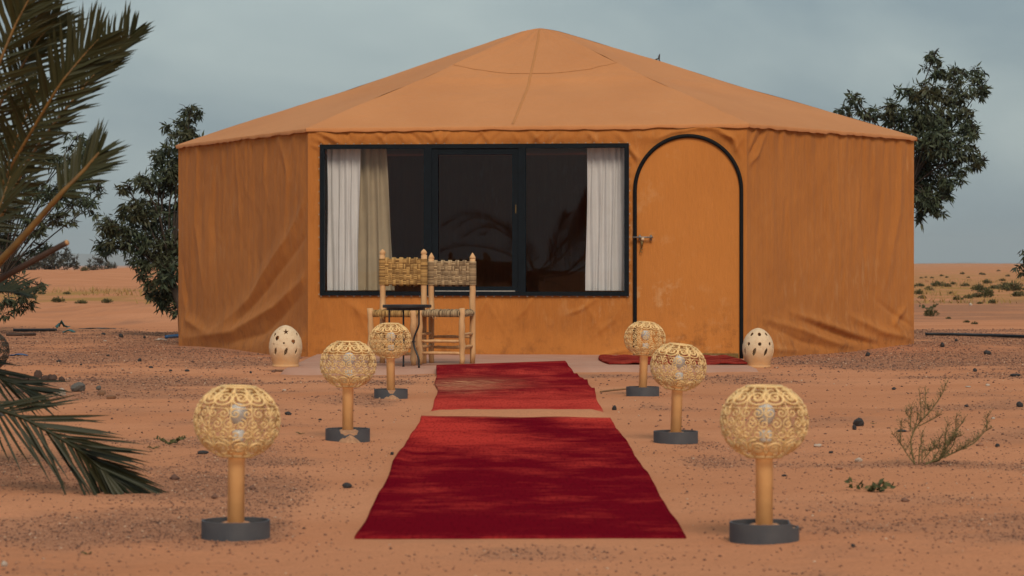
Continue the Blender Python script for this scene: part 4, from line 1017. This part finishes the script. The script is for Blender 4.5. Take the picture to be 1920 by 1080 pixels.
frond(PP([hub, (-120, 500, 10.2), (-60, 470, 9.8), (-15, 420, 9.6), (20, 330, 9.6)]), 36, 0.22, (-0.4, -1, 0.4), False, t0=0.2, seed=9)
frond(PP([hub, (-100, 560, 10.9), (-50, 548, 11.1), (0, 545, 11.2), (45, 552, 11.2)]), 22, 0.16, (0.0, -0.5, 1), False, t0=0.4, seed=10, r0=0.008)
for k, az in enumerate((105, 130, 155, 180, 205, 222)):     # fronds on the far side of the crown
    dr = Vector((math.cos(R(az+20)), math.sin(R(az+20)), 0)); b0 = P(*hub)
    el = 0.9+0.35*math.sin(k*2.3)
    frond([b0, b0+dr*0.25+Vector((0, 0, 0.35*el)), b0+dr*0.6+Vector((0, 0, 0.65*el)), b0+dr*1.05+Vector((0, 0, 0.75*el)), b0+dr*1.4+Vector((0, 0, 0.6*el))], 34, 0.24, dr*-0.6+Vector((0, 0, 1)), False, seed=20+k)
# cut stalk
m = MB(); pts = catmull(PP([(-190, 590, 10.5), (-60, 560, 10.0), (0, 523, 9.9), (60, 490, 9.85), (125, 455, 9.8)]), 24)
m.tube([p-PB for p in pts], [0.015-0.004*i/24 for i in range(25)], 9); stk = m.build('cut_stalk', M['cut_stalk'], palm)
e0, e1 = pts[-1], pts[-2]; dd = (e0-e1).normalized(); m = MB(); m.tube([e0-PB-dd*0.002, e0-PB+dd*0.006], [0.0112, 0.009], 9); m.build('cut_end', M['cut_end'], stk)

# ------------------------------------------------------------------ trees
def leaves_np(cent, rad, count, size, droop, rng, aspect=0.26):
    V = []; n = count
    d = rng.normal(size=(n, 3)); d /= np.linalg.norm(d, axis=1)[:, None]; r = rng.uniform(0.15, 1.0, n)**0.45
    # clusters inside the clump make lumps and gaps
    nc = max(5, n//26); cc = rng.normal(size=(nc, 3)); cc /= np.linalg.norm(cc, axis=1)[:, None]; cc *= (rng.uniform(0.1, 1, nc)**0.5)[:, None]
    pick = rng.integers(0, nc, n); pos = np.where((rng.uniform(size=n) < 0.86)[:, None], cc[pick]+d*rng.uniform(0, 0.30, n)[:, None], d*r[:, None])
    pos = pos*np.array(rad)+np.array(cent)
    ax = rng.normal(size=(n, 3))*0.65; ax[:, 2] -= droop; ax += d*0.35; ax /= np.linalg.norm(ax, axis=1)[:, None]
    sd = np.cross(ax, rng.normal(size=(n, 3))); sd /= np.linalg.norm(sd, axis=1)[:, None]; up = np.cross(ax, sd)
    L_ = size*rng.uniform(0.6, 1.35, n)[:, None]
    a = pos; b = pos+ax*L_*0.4+sd*L_*aspect*0.5+up*L_*0.03; c = pos+ax*L_+up*L_*-0.06; e = pos+ax*L_*0.4-sd*L_*aspect*0.5+up*L_*0.03
    return np.stack([a, b, c, e], 1).reshape(-1, 3)
def tree(name, base, clumps, d, leaf, label, group, mat, density=1.0, seed=1, droop=0.75, fork=0.45, depth=1.0, tr=0.11, cat='tree', lean=None):
    rng = np.random.default_rng(seed); rd = random.Random(seed)
    t = empty(name, base, label, cat, group)
    cs = []
    for px, py, rxp, ryp in clumps:
        dd = d+rd.uniform(-1, 1)*rxp*d/F*depth; c = P(px, py, dd)-Vector(base); cs.append((c, rxp*dd/F, ryp*dd/F))
    VV = [leaves_np((c.x, c.y, c.z), (rx, rx*0.9, ry), int(max(5, density*math.pi*rx*ry/(leaf*leaf*0.26*0.55)*3.2)), leaf, droop, rng) for c, rx, ry in cs]
    VV = np.concatenate(VV); q = np.arange(len(VV)).reshape(-1, 4)
    crown = mesh_obj('crown', np_mesh('crown', VV, q, mat), t)
    mean = sum((c for c, _, _ in cs), Vector())/len(cs)
    fk = Vector((mean.x*0.55, mean.y*0.55, mean.z*fork)); m = MB()
    m.tube([(0, 0, -0.1), (fk.x*0.25, fk.y*0.25, fk.z*0.5), tuple(fk)], [tr, tr*0.7, tr*0.35], 9); trk = m.build('trunk', M['bark'], t)
    m = MB()
    for c, rx, ry in cs:
        mid = fk.lerp(c, 0.5)+Vector((rd.uniform(-.12, .12), rd.uniform(-.12, .12), 0.10))
        m.tube(catmull([fk, mid, c, c+Vector((rd.uniform(-1, 1)*rx*0.6, 0, ry*0.5))], 9), [tr*0.11*(1-0.85*i/9)+0.003 for i in range(10)], 5)
        for k in range(7):
            e = c+Vector((rd.uniform(-1, 1)*rx, rd.uniform(-1, 1)*rx*0.7, rd.uniform(-0.7, 1.1)*ry)); m.tube([c, c.lerp(e, 0.55)+Vector((0, 0, 0.03)), e], [0.005, 0.0035, 0.002], 4)
    m.build('limbs', M['bark'], trk)
    return t
gt = 'eucalyptus trees behind the tent'
def tb_(px, d): x = (px-960)*d/F; return Vector((x, d, gz(x, d)))
tree('eucalyptus_tree', tb_(352, 31.5), [(356, 212, 26, 16), (340, 240, 30, 18), (345, 268, 40, 22), (305, 290, 30, 16), (318, 322, 34, 20), (268, 340, 30, 18), (240, 352, 16, 12), (300, 350, 36, 16), (262, 392, 42, 24), (212, 420, 32, 24), (300, 400, 46, 30), (240, 445, 44, 30), (196, 462, 22, 22), (296, 450, 46, 36), (270, 490, 30, 26), (312, 505, 34, 34), (290, 545, 22, 26), (322, 560, 24, 34), (345, 330, 40, 50), (350, 450, 40, 60)],
     31.5, 0.088, 'dark eucalyptus tree with drooping leaves against the left tent wall', gt, M['euc'], 1.6, 3)
tree('eucalyptus_tree', tb_(-75, 33), [(20, 262, 40, 26), (85, 240, 26, 14), (140, 262, 22, 16), (160, 290, 20, 14), (60, 290, 46, 28), (120, 308, 40, 24), (150, 335, 30, 18), (185, 352, 18, 14), (30, 345, 52, 34), (90, 360, 46, 28), (140, 375, 36, 22), (170, 385, 18, 18), (20, 400, 40, 30), (108, 412, 30, 18), (60, 425, 34, 20), (15, 450, 34, 28), (72, 462, 26, 16), (30, 488, 30, 18), (8, 520, 26, 22), (40, 545, 28, 20), (18, 576, 26, 20), (52, 572, 14, 14), (70, 535, 14, 12), (-60, 330, 80, 70), (-70, 430, 80, 60)],
     33, 0.09, 'dark eucalyptus tree standing beyond the date palm', gt, M['euc'], 1.05, 4, tr=0.07)
tree('eucalyptus_tree', tb_(1655, 31.5), [(1752, 105, 20, 14), (1756, 134, 26, 16), (1792, 140, 20, 18), (1834, 140, 18, 16), (1838, 165, 20, 20), (1704, 176, 28, 16), (1736, 168, 34, 20), (1790, 176, 38, 26), (1605, 184, 20, 12), (1588, 206, 24, 9), (1630, 212, 28, 14), (1672, 206, 28, 20), (1690, 226, 36, 22), (1745, 210, 48, 32), (1795, 222, 40, 30), (1820, 240, 18, 22), (1752, 262, 48, 34), (1792, 272, 40, 28), (1815, 300, 24, 18), (1840, 300, 14, 16), (1752, 306, 40, 32), (1780, 330, 32, 26), (1752, 356, 30, 26), (1756, 388, 16, 20), (1724, 400, 12, 26), (1738, 372, 24, 30), (1770, 372, 18, 18), (1722, 330, 30, 60), (1738, 250, 40, 30)],
     31.5, 0.088, 'dark eucalyptus tree rising behind the right tent wall', gt, M['euc'], 1.3, 5, tr=0.06, fork=0.72)
tree('eucalyptus_tree', tb_(1990, 30), [(1925, 470, 14, 20), (1918, 500, 14, 12), (1960, 450, 34, 40), (2000, 400, 60, 50), (1990, 470, 50, 40)], 30, 0.085, 'eucalyptus twigs reaching in at the edge of the scrubland', gt, M['euc'], 0.9, 6)
tree('eucalyptus_tree', tb_(1240, 34.5), [(1236, 112, 5, 6), (1228, 150, 14, 8), (1240, 175, 40, 24)], 34.5, 0.07, 'eucalyptus whose topmost twig peeps above the tent roof', gt, M['euc'], 0.25, 7)

# far trees on the left horizon
gf = 'grey tamarisk trees on the far dune'
fl_ = ['bushy grey tamarisk', 'tamarisk']
for i, (px, py, rx_, ry_, d) in enumerate(((28, 484, 26, 26, 150), (62, 486, 22, 24, 155), (92, 482, 20, 26, 150), (120, 478, 13, 24, 150), (139, 490, 9, 14, 150), (180, 494, 15, 17, 165), (205, 498, 14, 12, 165))):
    base = tb_(px, d); base.z = min(base.z, CAMZ-(516-HOR)*d/F)
    zc = py
    tree('tamarisk_tree', base, [(px, zc, rx_*0.7, ry_*0.7), (px-rx_*0.5, zc+ry_*0.4, rx_*0.6, ry_*0.6), (px+rx_*0.5, zc+ry_*0.3, rx_*0.6, ry_*0.6), (px, zc+ry_*0.8, rx_*0.9, ry_*0.5)], d, 0.30,
         'grey green tamarisk tree on the dune crest far beyond the palm', gf, M['far_tree'], 0.7, 30+i, droop=-0.3, tr=0.06)

# desert shrubs
def shrub_mesh(seed, flat):
    rng = np.random.default_rng(seed); V = []
    n = 420; az = rng.uniform(0, 2*np.pi, n); rr = np.sqrt(rng.uniform(0, 1, n)); h = rng.uniform(0.05, 1, n)*(1-0.55*rr**2)*flat
    pos = np.stack([rr*np.cos(az)*0.5, rr*np.sin(az)*0.5, h*0.8], 1)
    pos[:, :2] *= (0.75+0.35*np.sin(az*3+seed))[:, None]
    ax = np.stack([np.cos(az)*rr, np.sin(az)*rr, 0.6+0*rr], 1)+rng.normal(size=(n, 3))*0.45; ax /= np.linalg.norm(ax, axis=1)[:, None]
    sd = np.cross(ax, rng.normal(size=(n, 3))); sd /= np.linalg.norm(sd, axis=1)[:, None]; L_ = rng.uniform(0.10, 0.24, n)[:, None]
    a = pos; b = pos+ax*L_*0.5+sd*L_*0.16; c = pos+ax*L_; e = pos+ax*L_*0.5-sd*L_*0.16
    V = np.stack([a, b, c, e], 1).reshape(-1, 3); return np_mesh('foliage', V, np.arange(len(V)).reshape(-1, 4), M['shrub'])
SH = [shrub_mesh(s, f) for s, f in ((1, 0.55), (2, 0.42), (3, 0.7), (4, 0.5))]
def stem_mesh():
    m = MB()
    for k in range(7):
        a = k*0.9; m.tube([(0, 0, -0.05), (0.15*math.cos(a), 0.15*math.sin(a), 0.15), (0.3*math.cos(a), 0.3*math.sin(a), 0.34)], [0.012, 0.009, 0.005], 4)
    return m.mesh('stems', M['twig'])
STM = stem_mesh()
shr = [(1758, 537, 24), (1775, 538, 16), (1787, 534, 10), (1810, 537, 16), (1836, 545, 24), (1864, 541, 17), (1885, 544, 26), (1902, 546, 34), (1850, 532, 16), (1724, 537, 16), (1741, 545, 16), (1723, 552, 18), (1816, 560, 16), (1830, 557, 22), (1850, 557, 28), (1795, 563, 18), (1837, 570, 10), (1861, 569, 16), (1744, 593, 24), (1813, 605, 11), (1828, 608, 12), (1727, 522, 6), (1736, 521, 5), (1747, 522, 7), (1775, 521, 6), (1816, 521, 6), (1765, 518, 7), (1890, 518, 8), (1845, 515, 7), (1910, 556, 26), (1730, 560, 14), (1705, 540, 16), (108, 567, 22), (153, 569, 20), (159, 532, 14), (78, 552, 14), (126, 552, 12), (200, 568, 18), (60, 560, 16), (1840, 512, 9), (1872, 509, 7), (1779, 598, 9), (1783, 551, 8), (1880, 527, 12), (1805, 513, 8)]
for i, (px, py, wpx) in enumerate(shr):
    q = GP(px, py); s = wpx*q.y/F*1.1
    where = 'on the dune beyond the palm' if px < 960 else ('on the gravel just beyond the hose' if py > 575 else ('at the near edge of the yellow grass' if py > 550 else ('among the yellow grass' if py > 526 else 'on the bare sand beyond the grass')))
    size = 'wide spreading' if wpx >= 22 else ('rounded' if wpx >= 12 else 'tiny dark')
    lab = size+' olive desert shrub '+where
    o = empty('desert_shrub', q-Vector((0, 0, 0.01*s)), lab, 'shrub', size+' shrubs '+where, rz=i*1.3)
    o.scale = (s, s, s*(0.8+0.3*((i*37) % 10)/10)); mesh_obj('foliage', SH[i % 4], o); mesh_obj('stems', STM, o)
# dry grass
rngg = np.random.default_rng(9); n = 16000
gx = np.concatenate([rngg.uniform(8, 30, n//2), rngg.uniform(-24, -7, n//2)]); gy_ = np.exp(rngg.uniform(math.log(58), math.log(150), n)); gx = gx*(gy_/75)
kp = (fbm(gx*0.5, gy_*0.12, 15, 3) > 0.53) & ((gx > 0) | (gy_ < 92)); gx, gy_ = gx[kp], gy_[kp]; n = len(gx)
hz = hfun(gx, gy_); hh = rngg.uniform(0.05, 0.2, n); aa = rngg.uniform(0, 2*np.pi, n); ln = rngg.normal(size=(n, 2))*0.07; wd = rngg.uniform(0.008, 0.03, n)
a = np.stack([gx-np.cos(aa)*wd, gy_-np.sin(aa)*wd, hz-0.01], 1); b = np.stack([gx+np.cos(aa)*wd, gy_+np.sin(aa)*wd, hz-0.01], 1); c = np.stack([gx+ln[:, 0], gy_+ln[:, 1], hz+hh], 1)
gV = np.stack([a, b, c], 1).reshape(-1, 3); go = mesh_obj('dry_grass', np_mesh('dry_grass', gV, np.arange(len(gV)).reshape(-1, 3), M['grass'])); tag(go, 'dry yellow grass over the scrubland', 'grass', kind='stuff')

# twiggy shrub in front
def twiggy():
    root = GP(1728, 872); d = root.y
    o = empty('twiggy_shrub', root, 'sparse twiggy olive shrub growing from the sand', 'shrub'); rd = random.Random(12)
    z7 = lambda x, y, dd=0: P(1660+x/6.354, 720+y/6.354, d+dd)-root
    stems = [[(350, 960), (315, 790), (310, 640), (400, 470), (520, 340), (620, 210), (680, 110), (715, 20)], [(345, 950), (235, 800), (180, 700), (90, 600)], [(180, 700), (185, 560), (188, 450)], [(400, 955), (405, 800), (430, 690), (435, 590)], [(440, 940), (445, 800), (540, 790), (600, 740)],
             [(310, 640), (375, 430), (380, 310)], [(400, 470), (425, 380), (410, 110)], [(460, 410), (475, 250), (475, 50)], [(520, 340), (505, 260)], [(400, 500), (560, 420), (660, 365)], [(295, 560), (300, 400), (310, 250)], [(300, 420), (240, 330)],
             [(470, 960), (560, 920), (680, 880), (900, 780), (1060, 700), (1180, 570), (1270, 520)], [(1200, 550), (1210, 460), (1215, 370)], [(560, 930), (650, 900), (720, 780), (790, 660), (860, 540), (935, 430)], [(650, 890), (700, 760), (715, 680), (720, 560), (750, 480)], [(680, 870), (800, 740), (840, 640), (905, 620)],
             [(560, 920), (640, 780), (640, 650)], [(460, 900), (545, 790), (630, 760)], [(840, 560), (842, 380)], [(900, 780), (960, 730), (1110, 640)], [(720, 700), (820, 670)], [(620, 900), (780, 830), (930, 770)], [(700, 860), (760, 690), (850, 600)], [(640, 880), (690, 800), (780, 700)]]
    for q, st in enumerate(stems):
        m = MB(); pts = catmull([z7(x, y, 0.06*math.sin(q*1.9)*(i/len(st))) for i, (x, y) in enumerate(st)], 4*len(st)); n_ = len(pts); r0 = 0.0032 if len(st) > 5 else 0.0020
        m.tube(pts, [r0*(1-0.7*i/n_)+0.0006 for i in range(n_)], 5)
        for i in range(2, n_):
            for _ in range(4):
                if rd.random() < 0.7:
                    e = pts[i]+Vector((rd.uniform(-.022, .022), rd.uniform(-.022, .022), rd.uniform(0.0, .034))); m.tube([pts[i], e], [0.0011, 0.0006], 4)
                    if rd.random() < 0.6: m.lathe([(0.0005, -0.002), (0.0026, 0), (0.0005, 0.003)], 5, e)
        m.build('stem', M['twig'], o)
twiggy()
def sprig(px, py, wpx, nst, label, seed, group=None, mat='sprig'):
    q = GP(px, py); rd = random.Random(seed); o = empty('leafy_sprig', q, label, 'plant', group); m = MB(); lv = MB(); w_ = wpx*q.y/F
    for k in range(nst):
        a = rd.uniform(0, 6.28) if k > 1 else k*math.pi; e = Vector((math.cos(a)*w_*0.5, math.sin(a)*w_*0.5, w_*rd.uniform(0.08, 0.25)))
        pts = [Vector((0, 0, 0.0)), e*0.5+Vector((0, 0, w_*0.06)), e]; m.tube(pts, 0.0012, 4)
        for i in range(9):
            p = pts[0].lerp(e, rd.uniform(0.1, 1)); L_ = w_*rd.uniform(0.10, 0.2); ax = Vector((rd.uniform(-1, 1), rd.uniform(-1, 1), rd.uniform(0, 1))).normalized(); s_ = ax.orthogonal().normalized()*L_*0.28
            lv.add([p, p+ax*L_*0.5+s_, p+ax*L_, p+ax*L_*0.5-s_], [(0, 1, 2, 3)])
    m.build('stems', M['twig'], o); lv.build('leaves', M[mat], o, smooth=False)
sprig(1632, 922, 92, 6, 'low dark green sprig lying flat on bare sand', 1)
sprig(318, 834, 62, 5, 'small olive sprig on the sand beside the drooping frond', 2)
sprig(287, 842, 22, 4, 'tiny leafy tuft beside the small olive sprig', 3)
sprig(563, 814, 16, 4, 'tiny green tuft on the sand left of the broken ringed lamp', 4)
sprig(1638, 795, 11, 4, 'tiny green tuft next to the large black stone', 5)
sprig(163, 1040, 20, 4, 'tiny dry green tuft on sand in front of the palm', 6)
sprig(1742, 580, 0.1+36, 7, 'tall grey green tuft against the right tent corner', 7)

# ------------------------------------------------------------------ stones and litter
def stone_mesh(seed, mat):
    rd = random.Random(seed); m = MB(); n1, n2 = 10, 6; pts = []
    for i in range(n2+1):
        la = -math.pi/2+math.pi*i/n2
        for k in range(n1):
            lo = 2*math.pi*k/n1; d = Vector((math.cos(la)*math.cos(lo), math.cos(la)*math.sin(lo), math.sin(la)))
            r = 0.5*(0.72+0.55*float(vnoise(d.x*1.6+seed*7+20, d.y*1.6+d.z*2.1+20, seed))); pts.append(d*r)
    b = m.add(pts, [])
    for i in range(n2):
        for k in range(n1): m.f.append((i*n1+k, i*n1+(k+1) % n1, (i+1)*n1+(k+1) % n1, (i+1)*n1+k))
    return m.mesh('stone', mat, seed % 2 == 0)
SM = {}
def stone(px, py, wpx, hpx, mat, label, group, name='stone', seed=0, dz=0.0):
    q = GP(px, py); k = (mat, seed % 4)
    if k not in SM: SM[k] = stone_mesh(seed % 4+1+sum(map(ord, mat)) % 11, M[mat])
    o = mesh_obj(name, SM[k]); s = q.y/F; o.scale = (wpx*s*1.05, wpx*s*(0.7+0.3*((seed*13) % 7)/7), hpx*s*1.5); o.rotation_euler = (0, 0, seed*0.9)
    o.location = q+Vector((0, 0, hpx*s*0.45+dz)); tag(o, label, 'stone', group); return o
dk = [(735, 853, 7, 5), (1152, 769, 9, 7), (1912, 763, 13, 8), (1828, 697, 8, 6), (1851, 665, 15, 7), (1767, 650, 10, 7), (1627, 668, 10, 6), (110, 679, 9, 4), (152, 685, 5, 3), (262, 678, 8, 5), (227, 633, 9, 6), (194, 628, 9, 4), (271, 634, 7, 4), (283, 690, 11, 3), (380, 851, 22, 5), (600, 788, 8, 3), (1600, 1026, 9, 5), (1676, 731, 8, 4), (1870, 838, 10, 5), (1812, 763, 11, 4), (1903, 706, 20, 5), (540, 778, 13, 5), (351, 697, 10, 3), (1793, 640, 7, 4), (320, 696, 6, 3), (1690, 810, 20, 4), (1470, 893, 12, 3), (470, 700, 6, 4), (1558, 850, 9, 4), (203, 668, 7, 3)]
def near(px, py):
    if py < 702 and px < 960: return 'gravel by the left tent wall'
    if py < 702: return 'gravel by the right tent wall'
    if px > 1640: return 'ground around the twiggy shrub'
    if px > 1100: return 'open sand near the tilted lamp'
    return 'sand between the palm and the carpet'
for i, (px, py, w_, h_) in enumerate(dk): stone(px, py, w_, h_, 'rock_dark', 'small dark stone lying on the '+near(px, py), 'dark stones on the '+near(px, py), seed=i)
stone(651, 915, 20, 9, 'rock_dark', 'dark blocky stone beside the crimson runner', None, seed=3)
stone(1610, 799, 21, 12, 'rock_dark', 'largest black stone on the open sand, with a pebble at its foot', None, seed=1)
stone(1602, 806, 8, 8, 'rock_dark', 'small black pebble at the foot of the largest black stone', None, seed=2)
stone(147, 733, 30, 13, 'rock_grey', 'large grey green boulder beside the earth clods', None, seed=2)
stone(115, 740, 18, 11, 'rock_pale', 'tan rounded stone beside the grey boulder', None, seed=1)
stone(190, 742, 17, 9, 'rock_brown', 'reddish brown angular stone right of the grey boulder', None, seed=3)
stone(208, 748, 19, 7, 'rock_brown', 'flat brown stone at the end of the rock row', None, seed=0)
stone(185, 731, 10, 7, 'rock_grey', 'small grey stone behind the reddish brown stone', None, seed=1)
for i, (px, py, w_, h_) in enumerate(((1533, 838, 16, 5), (1610, 866, 15, 6), (1820, 573, 6, 4), (1852, 724, 9, 4), (1815, 726, 12, 2), (8, 1062, 14, 8), (1862, 786, 8, 3), (533, 733, 7, 3), (197, 640, 7, 2), (970, 1500, 1, 1))[:9]):
    stone(px, py, w_, h_, 'rock_pale', 'small pale stone lying on the '+near(px, py), 'pale stones on the '+near(px, py), seed=i)
for i, (px, py, w_, h_) in enumerate(((14, 722, 20, 12), (28, 716, 22, 12), (46, 717, 24, 12), (62, 716, 20, 13), (72, 711, 16, 16), (84, 717, 20, 10), (98, 717, 22, 12), (116, 718, 12, 9), (36, 724, 20, 8), (58, 723, 18, 8))):
    stone(px, py, w_, h_, 'clod', 'dark crumbly earth clod in the heap behind the palm frond', 'earth clods heaped behind the palm frond', 'earth_clod', seed=i)
def hose(name, pxs, r, mat, label, cat='pipe', zoff=0.0):
    m = MB(); pts = catmull([GP(*p)+Vector((0, 0, r+zoff)) for p in pxs], 24); c = pts[0].copy(); m.tube([p-c for p in pts], r, 8); o = m.build(name, mat); o.location = c; return tag(o, label, cat)
hose('irrigation_hose', [(1735, 629), (1790, 630), (1860, 632), (1925, 634), (2000, 637)], 0.018, M['hose'], 'black irrigation hose lying across the gravel right of the tent', 'hose')
hose('black_pipe', [(26, 622), (60, 622), (106, 621.5)], 0.02, M['hose'], 'black pipe on the ground beside the teal plastic scrap')
hose('wooden_plank', [(12, 630), (40, 630), (66, 629.5)], 0.018, M['cut_stalk'], 'weathered dark plank lying just before the black pipe', 'plank')
hose('dry_stick', [(1126, 736), (1150, 733), (1176, 730.5)], 0.006, M['straw'], 'thin dry stick beside the base of a globe lamp', 'stick')
hose('dark_tube', [(312, 635), (326, 634), (342, 633)], 0.022, M['blue'], 'dark blue tube poking out under the left tent corner', 'tube')
def scrap(name, px, py, wpx, hpx, mat, label, seed):
    q = GP(px, py); rd = random.Random(seed); m = MB(); pts = []; s = q.y/F
    for i in range(9):
        for j in range(5):
            u = i/8-0.5; v = j/4-0.5; r_ = float(vnoise(i*0.9+seed*5, j*0.9, seed)); pts.append((u*wpx*s*(0.8+0.4*r_), v*wpx*s*0.7, hpx*s*(0.05+r_*(1-abs(u)*1.6))))
    m.grid(pts, 9, 5); o = m.build(name, mat); o.location = q+Vector((0, 0, 0.002)); md = o.modifiers.new('thick', 'SOLIDIFY'); md.thickness = 0.004; tag(o, label, 'litter'); return o
scrap('plastic_scrap', 117, 616, 24, 18, M['teal'], 'crumpled teal plastic scrap standing at the end of the black pipe', 1)
scrap('plastic_scrap', 129, 624, 24, 9, M['teal'], 'flat teal plastic scrap lying in front of the standing one', 2)
scrap('plastic_scrap', 36, 667, 34, 5, M['blue'], 'bright blue plastic scrap flat on the gravel near the palm', 3)
scrap('plastic_scrap', 301, 639, 24, 7, M['rock_pale'], 'whitish crushed plastic at the end of the dark tube', 4)
scrap('canvas_scrap', 185, 610, 60, 4, M['rock_grey'], 'grey cloth scrap half buried at the foot of the sand bank', 5)

# ------------------------------------------------------------------ air
m = MB(); m.box((0, 4500, 45), 17000, 10400, 110)
hz_o = m.build('haze', None, smooth=False); tag(hz_o, 'thin dusty air over the desert', 'haze', kind='stuff')
hm = bpy.data.materials.new('haze'); hm.use_nodes = True; t = hm.node_tree; t.nodes.clear()
o_ = t.nodes.new('ShaderNodeOutputMaterial'); pv_ = t.nodes.new('ShaderNodeVolumePrincipled')
pv_.inputs['Color'].default_value = (0.80, 0.87, 0.92, 1); pv_.inputs['Density'].default_value = 0.00016
t.links.new(pv_.outputs['Volume'], o_.inputs['Volume']); hz_o.data.materials.append(hm)
